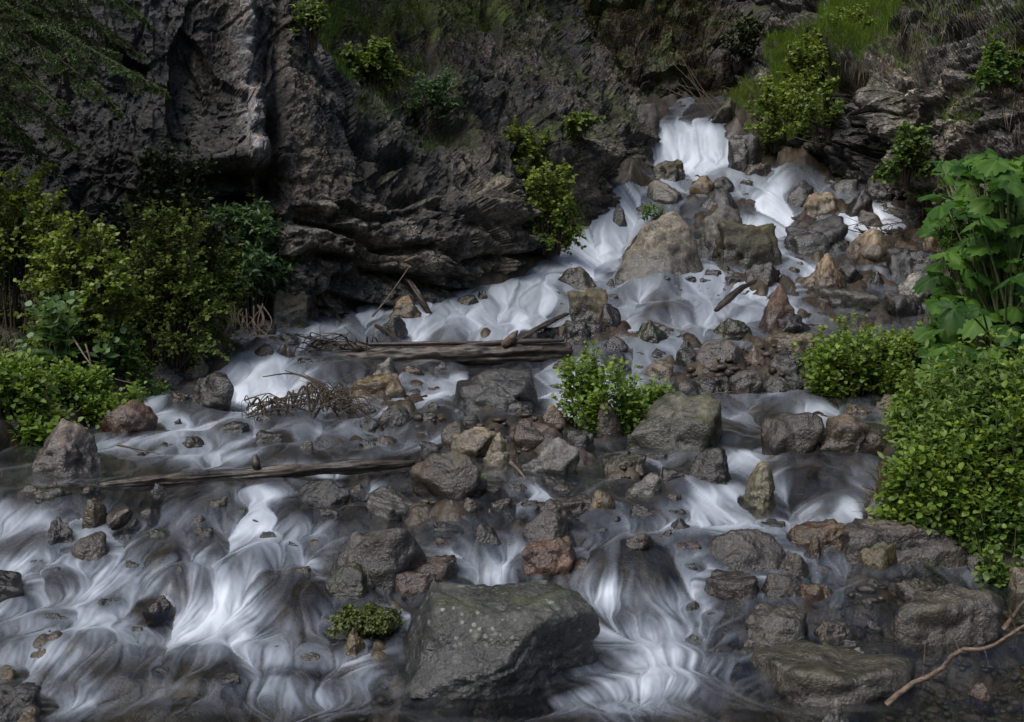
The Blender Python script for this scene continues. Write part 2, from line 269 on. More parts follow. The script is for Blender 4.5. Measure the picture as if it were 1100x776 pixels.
# ------------------------------------------------------------------ rocks, each measured off the photograph
# name, left, right, top, waterline, shape, colour, label
ROCKS = [
 ('boulder',406,656,628,752,'main','lichen','great dark grey boulder with round pale lichen spots standing in the front pool'),
 ('boulder',10,128,446,517,'tri','pinkgrey','pinkish grey pointed boulder at the left edge below the leafy herbs'),
 ('boulder',655,753,228,295,'dome','greytan','large pale grey brown boulder in the upper stream between two white chutes'),
 ('boulder',749,803,221,272,'round','grey','smooth rounded grey boulder right of the large pale upper boulder'),
 ('boulder',766,835,238,285,'block','moss','dark mossy boulder below the rounded grey one in the upper stream'),
 ('boulder',350,458,562,632,'round','purple','broad purple grey boulder behind the mossy cushion, left of centre'),
 ('boulder',755,849,569,617,'dome','purple','wide smooth purple grey dome boulder with water parting round it, lower right'),
 ('boulder',668,772,426,484,'slabl','olivegrey','sloping olive grey slab boulder beside the leafy plant in midstream'),
 ('rock',438,523,484,536,'round','brown','dark brown mossy rock with a small green sprig on it'),
 ('boulder',203,258,400,442,'round','darkwet','dark wet boulder left of the white fan shaped fall'),
 ('rock',203,245,358,388,'block','ochre','golden tan block at the foot of the left bank shrub'),
 ('rock',193,226,385,408,'round','tan','small tan brown stone just below the golden block'),
 ('rock',164,203,384,414,'crag','darkwet','dark rock under the shrub, left of the small tan stone'),
 ('stone',145,172,407,422,'round','pale','small pale yellow stone by the herbs of the left bank'),
 ('rock',274,297,342,362,'round','rust','rusty moss topped rock at the foot of the cliff by the left pool'),
 ('stone',299,321,357,373,'round','slate','small slate stone in the left pool near the rusty mossy rock'),
 ('stone',292,318,368,386,'crag','tan','tan chipped stone below the left pool'),
 ('rock',266,300,370,388,'crag','darkwet','low dark wet rock left of the tan chipped stone'),
 ('rock',108,166,430,464,'crag','rust','brown ridged rock at the edge of the left bank herbs'),
 ('rock',-30,41,444,480,'round','dark','dark rock cut by the left edge behind the pointed boulder'),
 ('rock',13,50,397,424,'round','grey','grey rock half hidden in the left bank herbs'),
 ('rock',62,112,383,414,'slab','grey','tilted grey slab among the herbs of the left bank'),
 ('rock',-20,28,360,392,'slab','dark','dark grey rock at the left edge beneath the shrubs'),
 ('boulder',286,334,310,354,'block','moss','dark mossy boulder at the cliff foot beside the left bank shrub'),
 ('rock',418,453,318,344,'round','ochre','orange brown rock caught under the leaning root by the cliff'),
 ('rock',410,438,338,364,'crag','darkwet','dark rock in front of the orange one above the fallen log'),
 ('rock',512,527,312,324,'crag','olive','little olive stone poking from the white water above the log'),
 ('rock',488,514,317,332,'crag','olive','low olive stone left of the little one above the log'),
 ('rock',596,646,288,313,'dome','olive','rounded olive rock at the foot of the bright left chute'),
 ('rock',612,652,310,352,'block','olive','blocky dark olive rock above the right end of the log'),
 ('rock',644,668,326,358,'crag','darkwet','narrow black wet rock beside the blocky olive one'),
 ('rock',566,602,352,368,'slab','darkwet','flat dark rock just above the right end of the log'),
 ('rock',598,650,344,366,'slab','dark','low dark slab behind the right end of the log'),
 ('rock',592,622,386,404,'round','brown','brown stone under the log end'),
 ('rock',622,648,380,402,'crag','darkwet','dark wet stone beside the brown one under the log end'),
 ('rock',669,724,343,373,'tri','moss','triangular mossy brown rock with a twig across it'),
 ('rock',646,675,361,378,'round','darkwet','small wet stone left of the triangular mossy rock'),
 ('rock',692,724,386,411,'crag','tan','brown and orange stone right of the tall midstream plant'),
 ('boulder',488,584,394,439,'slate','slate','flat slate grey slab tilted out of the stream below the log'),
 ('rock',535,575,414,444,'slatesm','slate','small dark slab leaning on the lower right of the flat slate one'),
 ('rock',372,438,402,428,'slab','ochre','flat ochre orange rock left of the slate slab'),
 ('rock',398,430,384,408,'crag','palegrey','pale grey and rusty stone under the left end of the log'),
 ('rock',408,448,434,461,'round','dark','rounded dark rock below the flat ochre one'),
 ('rock',386,416,446,468,'round','darkwet','low wet rock left of the rounded dark rock'),
 ('rock',473,521,452,487,'round','olive','rounded olive rock on the left of the midstream rock pile'),
 ('rock',484,544,459,493,'crag','tan','broken tan rock in the midstream pile behind the pale triangular stone'),
 ('stone',520,559,464,500,'tri','pale','pale cream triangular stone at the front of the midstream pile'),
 ('rock',573,606,434,462,'crag','pink','pinkish brown stone at the left foot of the tall midstream plant'),
 ('rock',546,612,454,486,'crag','redbrown','reddish brown rock in the middle of the midstream pile'),
 ('rock',561,623,471,509,'crag','speck','speckled grey white rock at the right of the midstream pile'),
 ('rock',608,640,462,486,'slab','darkwet','dark split slab between the speckled rock and the plant'),
 ('rock',640,672,432,470,'round','brown','brown rock at the right foot of the tall midstream plant'),
 ('rock',643,697,488,513,'slab','olive','flat olive rock right of the speckled one'),
 ('stone',664,712,507,534,'round','palegrey','rounded pale grey green stone below the flat olive rock'),
 ('rock',733,789,482,520,'crag','darkwet','dark brown pyramid rock right of centre, below the olive slab'),
 ('rock',799,839,494,548,'tall','lichenpale','upright pale yellow grey lichened rock left of the curtain fall'),
 ('rock',818,880,443,488,'round','brownwet','rounded dark brown rock in the right of the stream below the bush'),
 ('rock',878,953,445,489,'crag','ridge','ridged brown rock next to the right bank thicket'),
 ('rock',908,944,434,448,'slab','tan','flat tan stone below the round green bush'),
 ('rock',938,964,424,442,'crag','rust','rust orange stone under the right bank thicket'),
 ('rock',864,916,274,314,'tri','redtan','tall red and cream triangular rock in the upper right of the stream'),
 ('rock',864,968,307,337,'slab','greyslab','long smooth grey slab below the tall red and cream rock'),
 ('rock',963,1000,292,326,'round','palegrey','light grey rock at the right bank above the bush'),
 ('rock',951,1016,266,300,'block','darkwet','dark block at the foot of the right bank above the light grey rock'),
 ('rock',951,998,312,344,'crag','dark','dark broken rock beneath the light grey one by the bush'),
 ('rock',931,953,291,309,'tri','darkwet','small black pointed stone left of the light grey rock'),
 ('rock',901,929,284,308,'crag','darkwet','dark stone touching the right side of the red and cream rock'),
 ('rock',908,980,247,282,'crag','palebrown','tan rock with a dark hollow beneath, topped with dry twigs'),
 ('rock',992,1008,252,272,'round','ochre','small ochre stone at the right bank beside the dark hollow rock'),
 ('rock',842,918,232,272,'slate','slate','dark slate slab with thin falls at both ends in the upper stream'),
 ('rock',861,900,206,236,'block','tan','tan grey rock between the bright right chute and the slate slab'),
 ('rock',843,876,193,224,'round','darkwet','dark rock at the right lip of the bright chute'),
 ('rock',891,923,193,210,'slab','grey','flat grey stone above the tan rock in the upper right'),
 ('rock',906,940,204,234,'crag','darkwet','dark jumbled rock in the upper right of the stream'),
 ('rock',930,970,191,220,'crag','dark','dark grey rock beneath the fern on the right slope'),
 ('rock',919,946,226,246,'round','brown','brown rock at the left of the small upper right fall'),
 ('rock',796,832,175,190,'slab','brown','flat brown rock below the green hillside bush'),
 ('rock',741,768,189,210,'round','ochre','orange brown stone below the top waterfall'),
 ('rock',764,790,190,210,'round','dark','dark stone right of the orange brown one below the top waterfall'),
 ('rock',694,736,193,222,'round','greytan','grey brown rock at the edge of the pool under the top waterfall'),
 ('rock',741,800,204,232,'dome','slate','dark wet slab dome above the rounded grey boulder'),
 ('rock',657,674,220,244,'dome','slate','dark stone splitting the left chute'),
 ('rock',700,736,172,196,'slab','olive','low olive brown ledge between cliff end and top pool'),
 ('rock',808,855,305,361,'round','redbrown','big reddish brown boulder in the right centre of the stream'),
 ('rock',796,840,282,312,'crag','darkwet','dark broken rock above the reddish brown boulder'),
 ('rock',766,808,342,368,'round','mossy','dark rock capped with green moss left of the reddish brown boulder'),
 ('rock',832,872,338,364,'crag','dark','dark angular rock right of the reddish brown boulder'),
 ('rock',818,880,358,380,'slab','palebrown','flat pale brown rock above the cobble shoal'),
 ('rock',745,808,364,404,'round','purple','purple grey rounded rock at the top of the cobble shoal'),
 ('rock',790,846,373,398,'crag','pink','pinkish brown rough rock in the cobble shoal'),
 ('stone',828,850,388,401,'round','tan','little tan stone at the right of the cobble shoal'),
 ('rock',720,760,372,396,'crag','dark','dark rock at the left edge of the cobble shoal'),
 ('stone',752,772,386,397,'slab','palegrey','small flat pale stone on the purple grey rock'),
 ('rock',782,816,398,425,'crag','speckdark','dark pitted rock at the lower edge of the cobble shoal'),
 ('rock',748,784,404,424,'slab','darkwet','low dark slab left of the pitted rock'),
 ('rock',752,776,392,412,'round','brown','brown stone in the middle of the cobble shoal'),
 ('rock',824,872,376,408,'slab','darkwet','dark wet slab at the right of the cobble shoal by the bush'),
 ('rock',814,862,402,424,'round','dark','smooth dark rock below the little tan stone'),
 ('stone',730,746,365,380,'round','darkwet','small black stone beside the white water above the shoal'),
 ('rock',684,722,412,436,'slab','brown','brown flat rock under the small midstream plant'),
 ('rock',872,900,392,420,'crag','brown','brown rock at the left foot of the round green bush'),
 ('rock',462,500,560,572,'slab','darkwet','submerged looking dark ledge below the flat grey rock'),
 ('rock',384,464,527,560,'slab','greyflat','flat light grey rock left of centre with water sliding round it'),
 ('stone',468,494,537,554,'round','pale','small pale tan stone right of the flat light grey rock'),
 ('stone',498,520,534,550,'crag','brown','small brown stone beside the pale tan one'),
 ('rock',509,542,560,586,'round','darkwet','round black wet rock near the centre'),
 ('rock',565,622,548,588,'crag','purple','purple angular rock behind the orange red block'),
 ('rock',561,622,577,618,'blockr','redor','orange red block of rock in the centre of the stream'),
 ('stone',578,606,536,554,'crag','brown','brown rock chip above the purple angular rock'),
 ('rock',594,640,532,552,'slab','brownwet','low wet brown rock right of the rock chip'),
 ('stone',632,662,526,548,'crag','ochre','tan golden stone in the current right of centre'),
 ('rock',399,494,600,641,'slab','redbrown','flat reddish brown rock between purple boulder and great front boulder'),
 ('rock',346,404,604,646,'round','mossdark','dark moss grown rock on the left flank of the broad purple boulder'),
 ('rock',356,432,650,684,'round','mossdark','low dark rock wearing the green moss cushion'),
 ('stone',362,398,672,710,'tri','yellow','small yellow tan stone left of the great front boulder'),
 ('rock',320,376,514,543,'round','darkwet','dark rock below the end of the thin driftwood pole'),
 ('rock',82,116,534,572,'tall','olivegold','olive gold rock standing in the water at left'),
 ('rock',73,124,572,604,'dome','brown','smooth brown rock slanting out of the white water at left'),
 ('rock',42,80,556,588,'crag','darkwet','dark wet rock left of the olive gold one'),
 ('stone',42,77,658,673,'round','dark','small black stone in the white water of the lower left'),
 ('rock',-30,36,608,648,'round','dark','dark rock at the left edge in the lower stream'),
 ('stone',-10,25,714,733,'round','goldbrown','golden brown stone at the left edge near the bottom'),
 ('rock',-30,48,738,774,'slab','darkwet','dark wet rock in the bottom left corner'),
 ('stone',16,44,757,782,'round','goldbrown','golden brown stone in the bottom left corner'),
 ('rock',754,823,614,648,'mush','brownwet','flat topped brown rock under thin veils of water, below the dome boulder'),
 ('rock',818,862,616,646,'round','brownwet','brown rock right of the flat topped one'),
 ('rock',858,899,626,648,'round','bronze','small bronze brown rock in the lower right run'),
 ('rock',793,876,650,696,'block','pitted','pitted grey brown block in the lower right pool'),
 ('rock',874,919,664,688,'round','brown','small brown rock right of the pitted block'),
 ('boulder',898,1034,558,606,'ledge','purplebrown','long purple brown ledge rock below the right bank herbs'),
 ('rock',851,906,557,588,'crag','bronze','orange bronze rock end left of the long ledge'),
 ('rock',866,886,574,602,'tall','bronze','little bronze rock leaning under the ledge end'),
 ('rock',924,963,582,614,'round','goldolive','golden olive rounded rock in front of the long ledge'),
 ('rock',1031,1085,588,620,'block','purple','purple grey block at the right end of the ledge'),
 ('rock',836,872,592,622,'round','brownwet','dark wet rock against the right of the dome boulder'),
 ('boulder',951,1085,632,694,'ledge','browngrey','large brown flat topped rock in the lower right pool behind the branch'),
 ('rock',962,1012,624,642,'slab','brown','low brown rock behind the large flat topped one in the lower right'),
 ('boulder',816,990,706,757,'slabf','greybrown','broad flat grey brown slab just out of the pool at lower right'),
 ('stone',884,926,694,713,'crag','bluepale','pale bluish stone behind the broad flat slab'),
 ('stone',872,896,690,706,'round','goldolive','small golden olive stone beside the pale bluish one'),
 ('rock',870,926,750,800,'tri','speck','pointed speckled grey rock rising from the bottom edge'),
 ('stone',1042,1067,733,752,'crag','rust','small rust brown stone in the shallow pool under the branch'),
 ('rock',932,960,528,562,'crag','grey','grey rock at the edge of the right bank beside the curtain fall'),
 ('rock',1020,1078,524,556,'slab','greytan','grey rock lying in the herbs of the right bank'),
 ('rock',1086,1120,610,640,'block','pale','pale grey stone at the right edge by the pool'),
 ('rock',1006,1040,560,584,'crag','grey','grey stone between grass and ledge on the right bank'),
 ('boulder',780,818,142,188,'round','darkwet','dark wet boulder right of the top waterfall beneath the yellow green bush'),
 ('rock',668,706,112,152,'crag','dark','dark rock at the left lip of the top waterfall'),
 ('rock',752,792,104,136,'crag','olive','olive rock beside the small chute above the top waterfall'),
]

# smaller half drowned stones between the named ones; each is told by its nearest landmark
LAND = [('great lichen spotted boulder',532,700),('pointed pinkish boulder',70,485),('big pale upper boulder',703,265),('rounded grey upper boulder',777,248),('broad purple grey boulder',405,600),
 ('purple dome boulder',802,596),('sloping olive slab',720,460),('brown boulder with the sprig',480,512),('black boulder by the fan fall',230,424),('flat slate slab',536,420),('flat ochre rock',405,416),
 ('cream triangular stone',540,486),('speckled grey white rock',592,494),('triangular mossy rock',696,360),('red and cream triangular rock',890,298),('long smooth grey slab',916,324),('big reddish brown boulder',832,338),
 ('dark pyramid rock',761,504),('upright lichened rock',819,525),('ridged brown rock',915,470),('orange red block',592,602),('olive gold rock',99,558),('slate slab of the upper stream',880,256),('tan hollow rock',944,268),
 ('golden olive rounded rock',943,602),('pitted block',834,676),('broad flat pool slab',903,734),('large brown pool rock',1018,668),('dark rock under the pole end',348,530),('yellow tan stone',380,694),('blocky dark olive rock',632,334),
 ('flat light grey rock',424,546),('brown slanting rock',98,590),('flat topped veiled rock',788,634),('pale grey green stone',688,524),('rounded olive pile rock',497,472),('rounded dark brown rock',849,468)]
_sr = np.random.default_rng(77); _seen = {}
_zones = [((640,960,285,425),46),((400,720,395,500),22),((640,940,200,285),16),((380,760,500,600),24),((20,380,500,600),18),((20,360,600,760),16),((740,1000,560,720),18),((180,420,390,500),14)]
for (zx0, zx1, zy0, zy1), zn in _zones:
    got = 0
    for _ in range(zn*14):
        if got >= zn: break
        a = _sr.uniform(zx0, zx1); b = _sr.uniform(zy0, zy1); w_ = _sr.uniform(13, 30)*(1 if b > 420 else .8); h_ = w_*_sr.uniform(.38, .62)
        bx0, bx1, by0, by1 = a-w_/2, a+w_/2, b-h_, b
        if any(bx0 < r[2]-w_*.15 and bx1 > r[1]+w_*.15 and by0 < r[4]-1 and by1 > r[3]+3 for r in ROCKS): continue
        if any(g_ >= .9 and ((a-fx)/(frx*1.1))**2+((b-h_/2-fy)/(fry*1.1+4))**2 < 1 for fx, fy, frx, fry, g_ in FOAM): continue
        if (335 < a < 612 and 355 < b < 400) or (870 < a < 990 and 330 < b < 432) or (596 < a < 702 and 400 < b < 470) or (105 < a < 450 and 488 < b < 528): continue
        near = sorted(LAND, key=lambda l: math.hypot(l[1]-a, (l[2]-b)*1.6))[:4]
        cn, word = [('darkwet','black wet'),('dark','dark grey'),('brownwet','wet brown'),('brown','dull brown'),('slate','slate grey'),('olive','olive'),('bronze','bronze'),('redbrown','reddish'),('grey','light grey'),('rust','rusty')][int(_sr.choice(10, p=[.24,.15,.17,.12,.10,.07,.04,.05,.03,.03]))]
        sz, szw = ('small', 0) if w_ < 20 else ('larger', 1)
        for nm, lx, ly in near:
            dx, dy = a-lx, (b-ly)*1.6
            side = ('right of' if dx > 0 else 'left of') if abs(dx) > abs(dy) else ('in front of' if dy > 0 else 'behind')
            key = (nm, side, word)
            if key in _seen: continue
            _seen[key] = 1; got += 1
            ROCKS.append(('stone', bx0, bx1, by0, by1, ['crag','round','crag','block','slab'][int(_sr.integers(5))], cn, f'{sz} {word} half drowned stone {side} the {nm}'))
            break
_bm = bmesh.new(); bmesh.ops.create_icosphere(_bm, subdivisions=5, radius=1); _bm.verts.ensure_lookup_table()
ICO5 = (np.array([v.co[:] for v in _bm.verts]), np.array([[v.index for v in f.verts] for f in _bm.faces])); _bm.free()
_bm = bmesh.new(); bmesh.ops.create_icosphere(_bm, subdivisions=6, radius=1); _bm.verts.ensure_lookup_table()
ICO6 = (np.array([v.co[:] for v in _bm.verts]), np.array([[v.index for v in f.verts] for f in _bm.faces])); _bm.free()
_bm = bmesh.new(); bmesh.ops.create_icosphere(_bm, subdivisions=4, radius=1); _bm.verts.ensure_lookup_table()
ICO4 = (np.array([v.co[:] for v in _bm.verts]), np.array([[v.index for v in f.verts] for f in _bm.faces])); _bm.free()

def planes_for(shape, rng):
    P = []
    def add(x, y, z, d): n = np.array([x, y, z], float); P.append((n/np.linalg.norm(n), d))
    p = 18
    if shape == 'round':
        for k in range(17):
            n = rng.normal(size=3); add(*n, rng.uniform(.8, 1.0))
        p = 13
    elif shape == 'dome':
        for k in range(14):
            n = rng.normal(size=3); n[2] = abs(n[2]); add(*n, rng.uniform(.85, 1))
        add(0, 0, -1, .7); p = 8
    elif shape == 'crag':
        for k in range(11):
            n = rng.normal(size=3); add(*n, rng.uniform(.6, 1.0))
        p = 26
    elif shape == 'tri':
        add(-.85, -.35, .55, .55); add(.8, -.5, .5, .55); add(.1, .8, .6, .6); add(-.1, -.95, .45, .62); add(0, 0, -1, .8); add(.2, .1, 1, .95)
        for k in range(3): add(*rng.normal(size=3), .95)
        p = 24
    elif shape == 'tall':
        add(-.9, -.3, .25, .6); add(.85, -.45, .2, .6); add(.1, .9, .2, .7); add(-.2, -.95, .3, .6); add(.3, -.1, .9, .95); add(-.5,.1,.8,.85); add(0,0,-1,.9); p = 16
    elif shape in ('block', 'blockr', 'ledge'):
        for s in (-1, 1):
            add(s, rng.normal()*.15, rng.normal()*.12, .82); add(rng.normal()*.12, s, rng.normal()*.12+.1, .82)
        add(rng.normal()*.1, -.12, 1, .72); add(0, 0, -1, .8)
        for k in range(5):
            n = rng.normal(size=3); n[2] = abs(n[2]); add(*n, rng.uniform(.92, 1.12))
        p = 30
    elif shape in ('slab', 'slabf', 'slate', 'slatesm', 'slabl', 'mush'):
        tilt = {'slate': (-.18, -.35), 'slatesm': (.5, -.3), 'slabl': (-.30, -.28), 'slabf': (.02, -.06), 'mush': (0, -.05)}.get(shape, (rng.normal()*.15, -.12))
        add(tilt[0], tilt[1], 1, .5); add(0, 0, -1, .6)
        for k in range(7):
            a = k*2*math.pi/7+rng.uniform(-.35, .35); add(math.cos(a), math.sin(a), rng.uniform(-.1, .35), rng.uniform(.72, 1))
        p = 30 if shape != 'slabf' else 14
    elif shape == 'main':
        add(0.02, -.14, .99, .60); add(-.12, -.80, .58, .56); add(.66, -.74, -.16, .43); add(-.95, -.15, .28, .76)
        add(-.05, -.97, -.22, .66); add(0, 1, .2, .7); add(.95, .3, .25, .80); add(0, 0, -1, .8); add(-.7, -.6, .38, .74)
        add(.5, -.25, .83, .70); p = 44
    return P, p

def rock_mesh(shape, w, dep, h, rng, seed, big):
    V, Fc = ICO6 if big == 2 else (ICO5 if big else ICO4)
    P, p = planes_for(shape, rng)
    q = V.astype(np.float32) + seed*3.17
    # jitter the direction so that facet borders wander
    Dj = V + (.035 if shape == 'main' else .10)*np.stack([perlin(q[:,0]*1.7, q[:,1]*1.7, q[:,2]*1.7+k*20) for k in range(3)], 1)
    s = 0
    for n, d in P:
        s = s + np.maximum(Dj@n, 0)**p/(d**p)
    r = np.maximum(s, 1e-9)**(-1.0/p); r = np.minimum(r, 1.5)
    soft = shape in ('round', 'dome', 'slabf', 'mush')
    a = .05 if soft else (.02 if shape == 'main' else .085)
    r = r*(1 + a*fbm(q[:,0]*1.6, q[:,1]*1.6, q[:,2]*1.6, 3))
    co = V*r[:, None]
    # size to the measured box
    lo, hi = co.min(0), co.max(0)
    co = (co-(lo+hi)/2)/((hi-lo)/2)*np.array([w/2, dep/2, h/2])
    m = min(w, dep, max(h, .5*w))
    sc = 1/m
    nx, ny, nz = co[:,0]*sc+seed, co[:,1]*sc-seed, co[:,2]*sc
    disp = .045*fbm(nx*2.6, ny*2.6, nz*2.6, 5, .6)
    # bedding: thin shelves across crags and blocks
    if not soft:
        t = (co[:,2]+.25*co[:,0]*rng.uniform(-1,1))*sc*rng.uniform(4, 7)+1.2*perlin(nx*1.2, ny*1.2, nz*1.2)
        disp = disp + .016*np.tanh(4*np.sin(t*3.0))*.5 - .022*sstep(.72, .95, ridged(nx*1.3, ny*1.3, nz*1.3+9, 2, .5)/1.5)
        disp = disp + .02*ridged(nx*2.6, ny*2.6, nz*2.6, 3, .55)
        disp = disp + .080*facets(nx*1.5+.7*ny+.2*perlin(nx*2,ny*2,nz*2), nz*1.7+.6*ny, 5) + .018*facets(nx*4+ny*2, nz*4.3+ny*2, 19)
    if shape == 'main':
        disp = disp - .03*sstep(.55, .9, ridged(nx*.9+3, ny*.9, nz*1.6, 2, .5)/1.5)
    if shape == 'blockr':
        disp = disp + .02*np.sin(14*(co[:,2]-.3*co[:,0])*sc+2*perlin(nx*2, ny*2, nz*2))
    if soft: disp = disp + .035*facets(nx*1.4+.7*ny+.25*perlin(nx*2,ny*2,nz*2), nz*1.5+.6*ny, 5)
    if shape == 'main': disp = disp*.6
    nrm = co/np.array([w, dep, h])**2; nrm /= np.linalg.norm(nrm, axis=1)[:, None]+1e-9
    co = co + nrm*(disp*m)[:, None]
    return co, Fc

OBST = np.zeros_like(Zbase); RING = np.zeros_like(Zbase); CORE = np.zeros_like(Zbase)
ROCK_OUT = []
def build_rocks():
    for k, (name, x0, x1, y0, y1, shape, col, label) in enumerate(ROCKS):
        rng = np.random.default_rng(100+k)
        wpx = x1-x0; cx = (x0+x1)/2
        xb, d, zb = ray_hit(cx, y1-1.5)
        ratio = {'slab':.8,'slate':.8,'slatesm':.7,'slabl':.75,'slabf':.75,'main':.72,'ledge':.5,'tall':.8,'dome':.85,'mush':.8}.get(shape, .78)
        w = wpx*d/F; dep = min(w*ratio, 1.5)
        dc = d+dep*.42
        w *= dc/d
        zt = H+(HY-y0)*(dc+dep*.12)/F
        zbase = zb
        vis = max(zt-zbase, .2*w)
        zt = zbase+vis
        under = .10+.35*vis
        h = vis+under
        big = 2 if wpx > 200 else (1 if wpx > 34 else 0)
        co, Fc = rock_mesh(shape, w, dep, h, rng, k*1.37+.5, big)
        xc = (cx-CX)/F*dc
        loc = np.array([xc, dc, zt-h/2])
        if shape not in ('main','slabl','slate','slatesm','tri','tall','ledge','blockr','slabf'):
            a = rng.uniform(-.25, .25); ca, sa = math.cos(a), math.sin(a)
            co = co@np.array([[ca, sa, 0],[-sa, ca, 0],[0,0,1]])
        wp = co+loc
        water = floor_z(wp[:,0], np.clip(wp[:,1], 3, 28))
        hgt = wp[:,2]-water
        band = .11+.16*(1+perlin(wp[:,0]*6, wp[:,1]*6, wp[:,2]*6))*min(1, vis/.3)
        wet = 1-sstep(band*.5, band*1.5, hgt)
        me = mesh_np(name, co, Fc, {'wet': wet})
        o = link(name, me, rock_mat(col)); o.location = loc
        tag(o, label, 'boulder' if name == 'boulder' else name, 'half drowned stones in the stream' if 'half drowned' in label else None)
        ROCK_OUT.append((o, cx, y1, wpx, d, dep))
        # footprint in the current
        vb = V_of_d(d); vt = V_of_d(d+dep); ry = max((vb-vt)/2, 4); cyy = (vb+vt)/2
        r = np.hypot((PXg-cx)/(wpx/2), (VVg-cyy)/ry)
        np.maximum(OBST, np.clip(1.3-r, 0, 1)*min(1, (wpx/55)**2.5), out=OBST); np.maximum(CORE, np.clip(1.25-r, 0, 1), out=CORE)
        np.maximum(RING, np.exp(-((r-1.12)/.16)**2)*min(1, wpx/45), out=RING)

# ------------------------------------------------------------------ rock surfaces
PAL = {  # two main tones, lichen amount, moss amount, wetness of the whole stone
 'lichen': ((.034,.037,.038),(.088,.092,.089),1.0,.12,.15), 'pinkgrey': ((.115,.092,.085),(.21,.175,.16),.25,0,.1),
 'greytan': ((.12,.108,.092),(.25,.225,.19),.3,.15,.1), 'grey': ((.085,.083,.08),(.16,.155,.148),.2,.1,.2), 'moss': ((.04,.04,.022),(.10,.085,.05),.1,.55,.3),
 'purple': ((.072,.061,.060),(.14,.118,.112),.12,.05,.3), 'olivegrey': ((.085,.08,.058),(.17,.165,.13),.3,.3,.15), 'brown': ((.065,.048,.036),(.15,.11,.08),.2,.2,.25),
 'darkwet': ((.022,.02,.019),(.065,.055,.047),.05,.06,.7), 'ochre': ((.13,.08,.032),(.34,.24,.12),.1,.08,.1), 'tan': ((.15,.11,.07),(.32,.25,.17),.15,.08,.1),
 'pale': ((.26,.21,.14),(.46,.39,.28),.05,0,.05), 'rust': ((.07,.035,.018),(.20,.10,.05),.05,.3,.3), 'slate': ((.042,.042,.046),(.085,.083,.086),.05,.02,.45),
 'dark': ((.03,.028,.027),(.075,.068,.062),.1,.08,.35), 'palegrey': ((.16,.155,.145),(.32,.31,.29),.2,.12,.1), 'olive': ((.05,.045,.026),(.13,.11,.07),.12,.3,.3),
 'pink': ((.15,.10,.075),(.33,.235,.185),.1,.05,.1), 'redbrown': ((.07,.04,.03),(.17,.11,.085),.12,.08,.25), 'speck': ((.10,.095,.09),(.30,.29,.275),.5,.05,.1),
 'brownwet': ((.035,.026,.019),(.10,.07,.048),.02,.1,.75), 'ridge': ((.045,.033,.024),(.20,.15,.105),.1,.05,.3), 'lichenpale': ((.14,.125,.06),(.36,.33,.20),.4,.25,.1),
 'redtan': ((.11,.055,.035),(.36,.27,.18),.35,.03,.15), 'greyslab': ((.09,.088,.08),(.17,.165,.15),.1,.1,.4), 'palebrown': ((.12,.088,.055),(.30,.235,.165),.2,.1,.1),
 'mossy': ((.03,.03,.016),(.08,.065,.04),.05,.9,.3), 'speckdark': ((.03,.025,.022),(.13,.105,.085),.4,.03,.3), 'greyflat': ((.11,.10,.10),(.20,.185,.18),.1,.02,.4),
 'redor': ((.14,.06,.03),(.30,.155,.085),.08,.03,.15), 'mossdark': ((.035,.03,.022),(.09,.07,.05),.05,.75,.3), 'yellow': ((.20,.14,.05),(.38,.29,.13),.05,.15,.1),
 'olivegold': ((.06,.045,.018),(.17,.12,.045),.1,.3,.35), 'goldbrown': ((.08,.05,.02),(.20,.13,.055),.05,.1,.6), 'bronze': ((.065,.036,.015),(.20,.115,.05),.05,.08,.6),
 'pitted': ((.055,.046,.036),(.165,.14,.11),.25,.1,.2), 'purplebrown': ((.065,.05,.048),(.15,.118,.105),.15,.08,.3), 'goldolive': ((.10,.075,.02),(.24,.175,.05),.05,.3,.5),
 'browngrey': ((.065,.05,.036),(.155,.125,.095),.1,.1,.35), 'greybrown': ((.10,.085,.062),(.19,.165,.125),.05,.12,.5), 'bluepale': ((.20,.22,.24),(.40,.42,.44),.1,0,.15),
}
_rm = {}
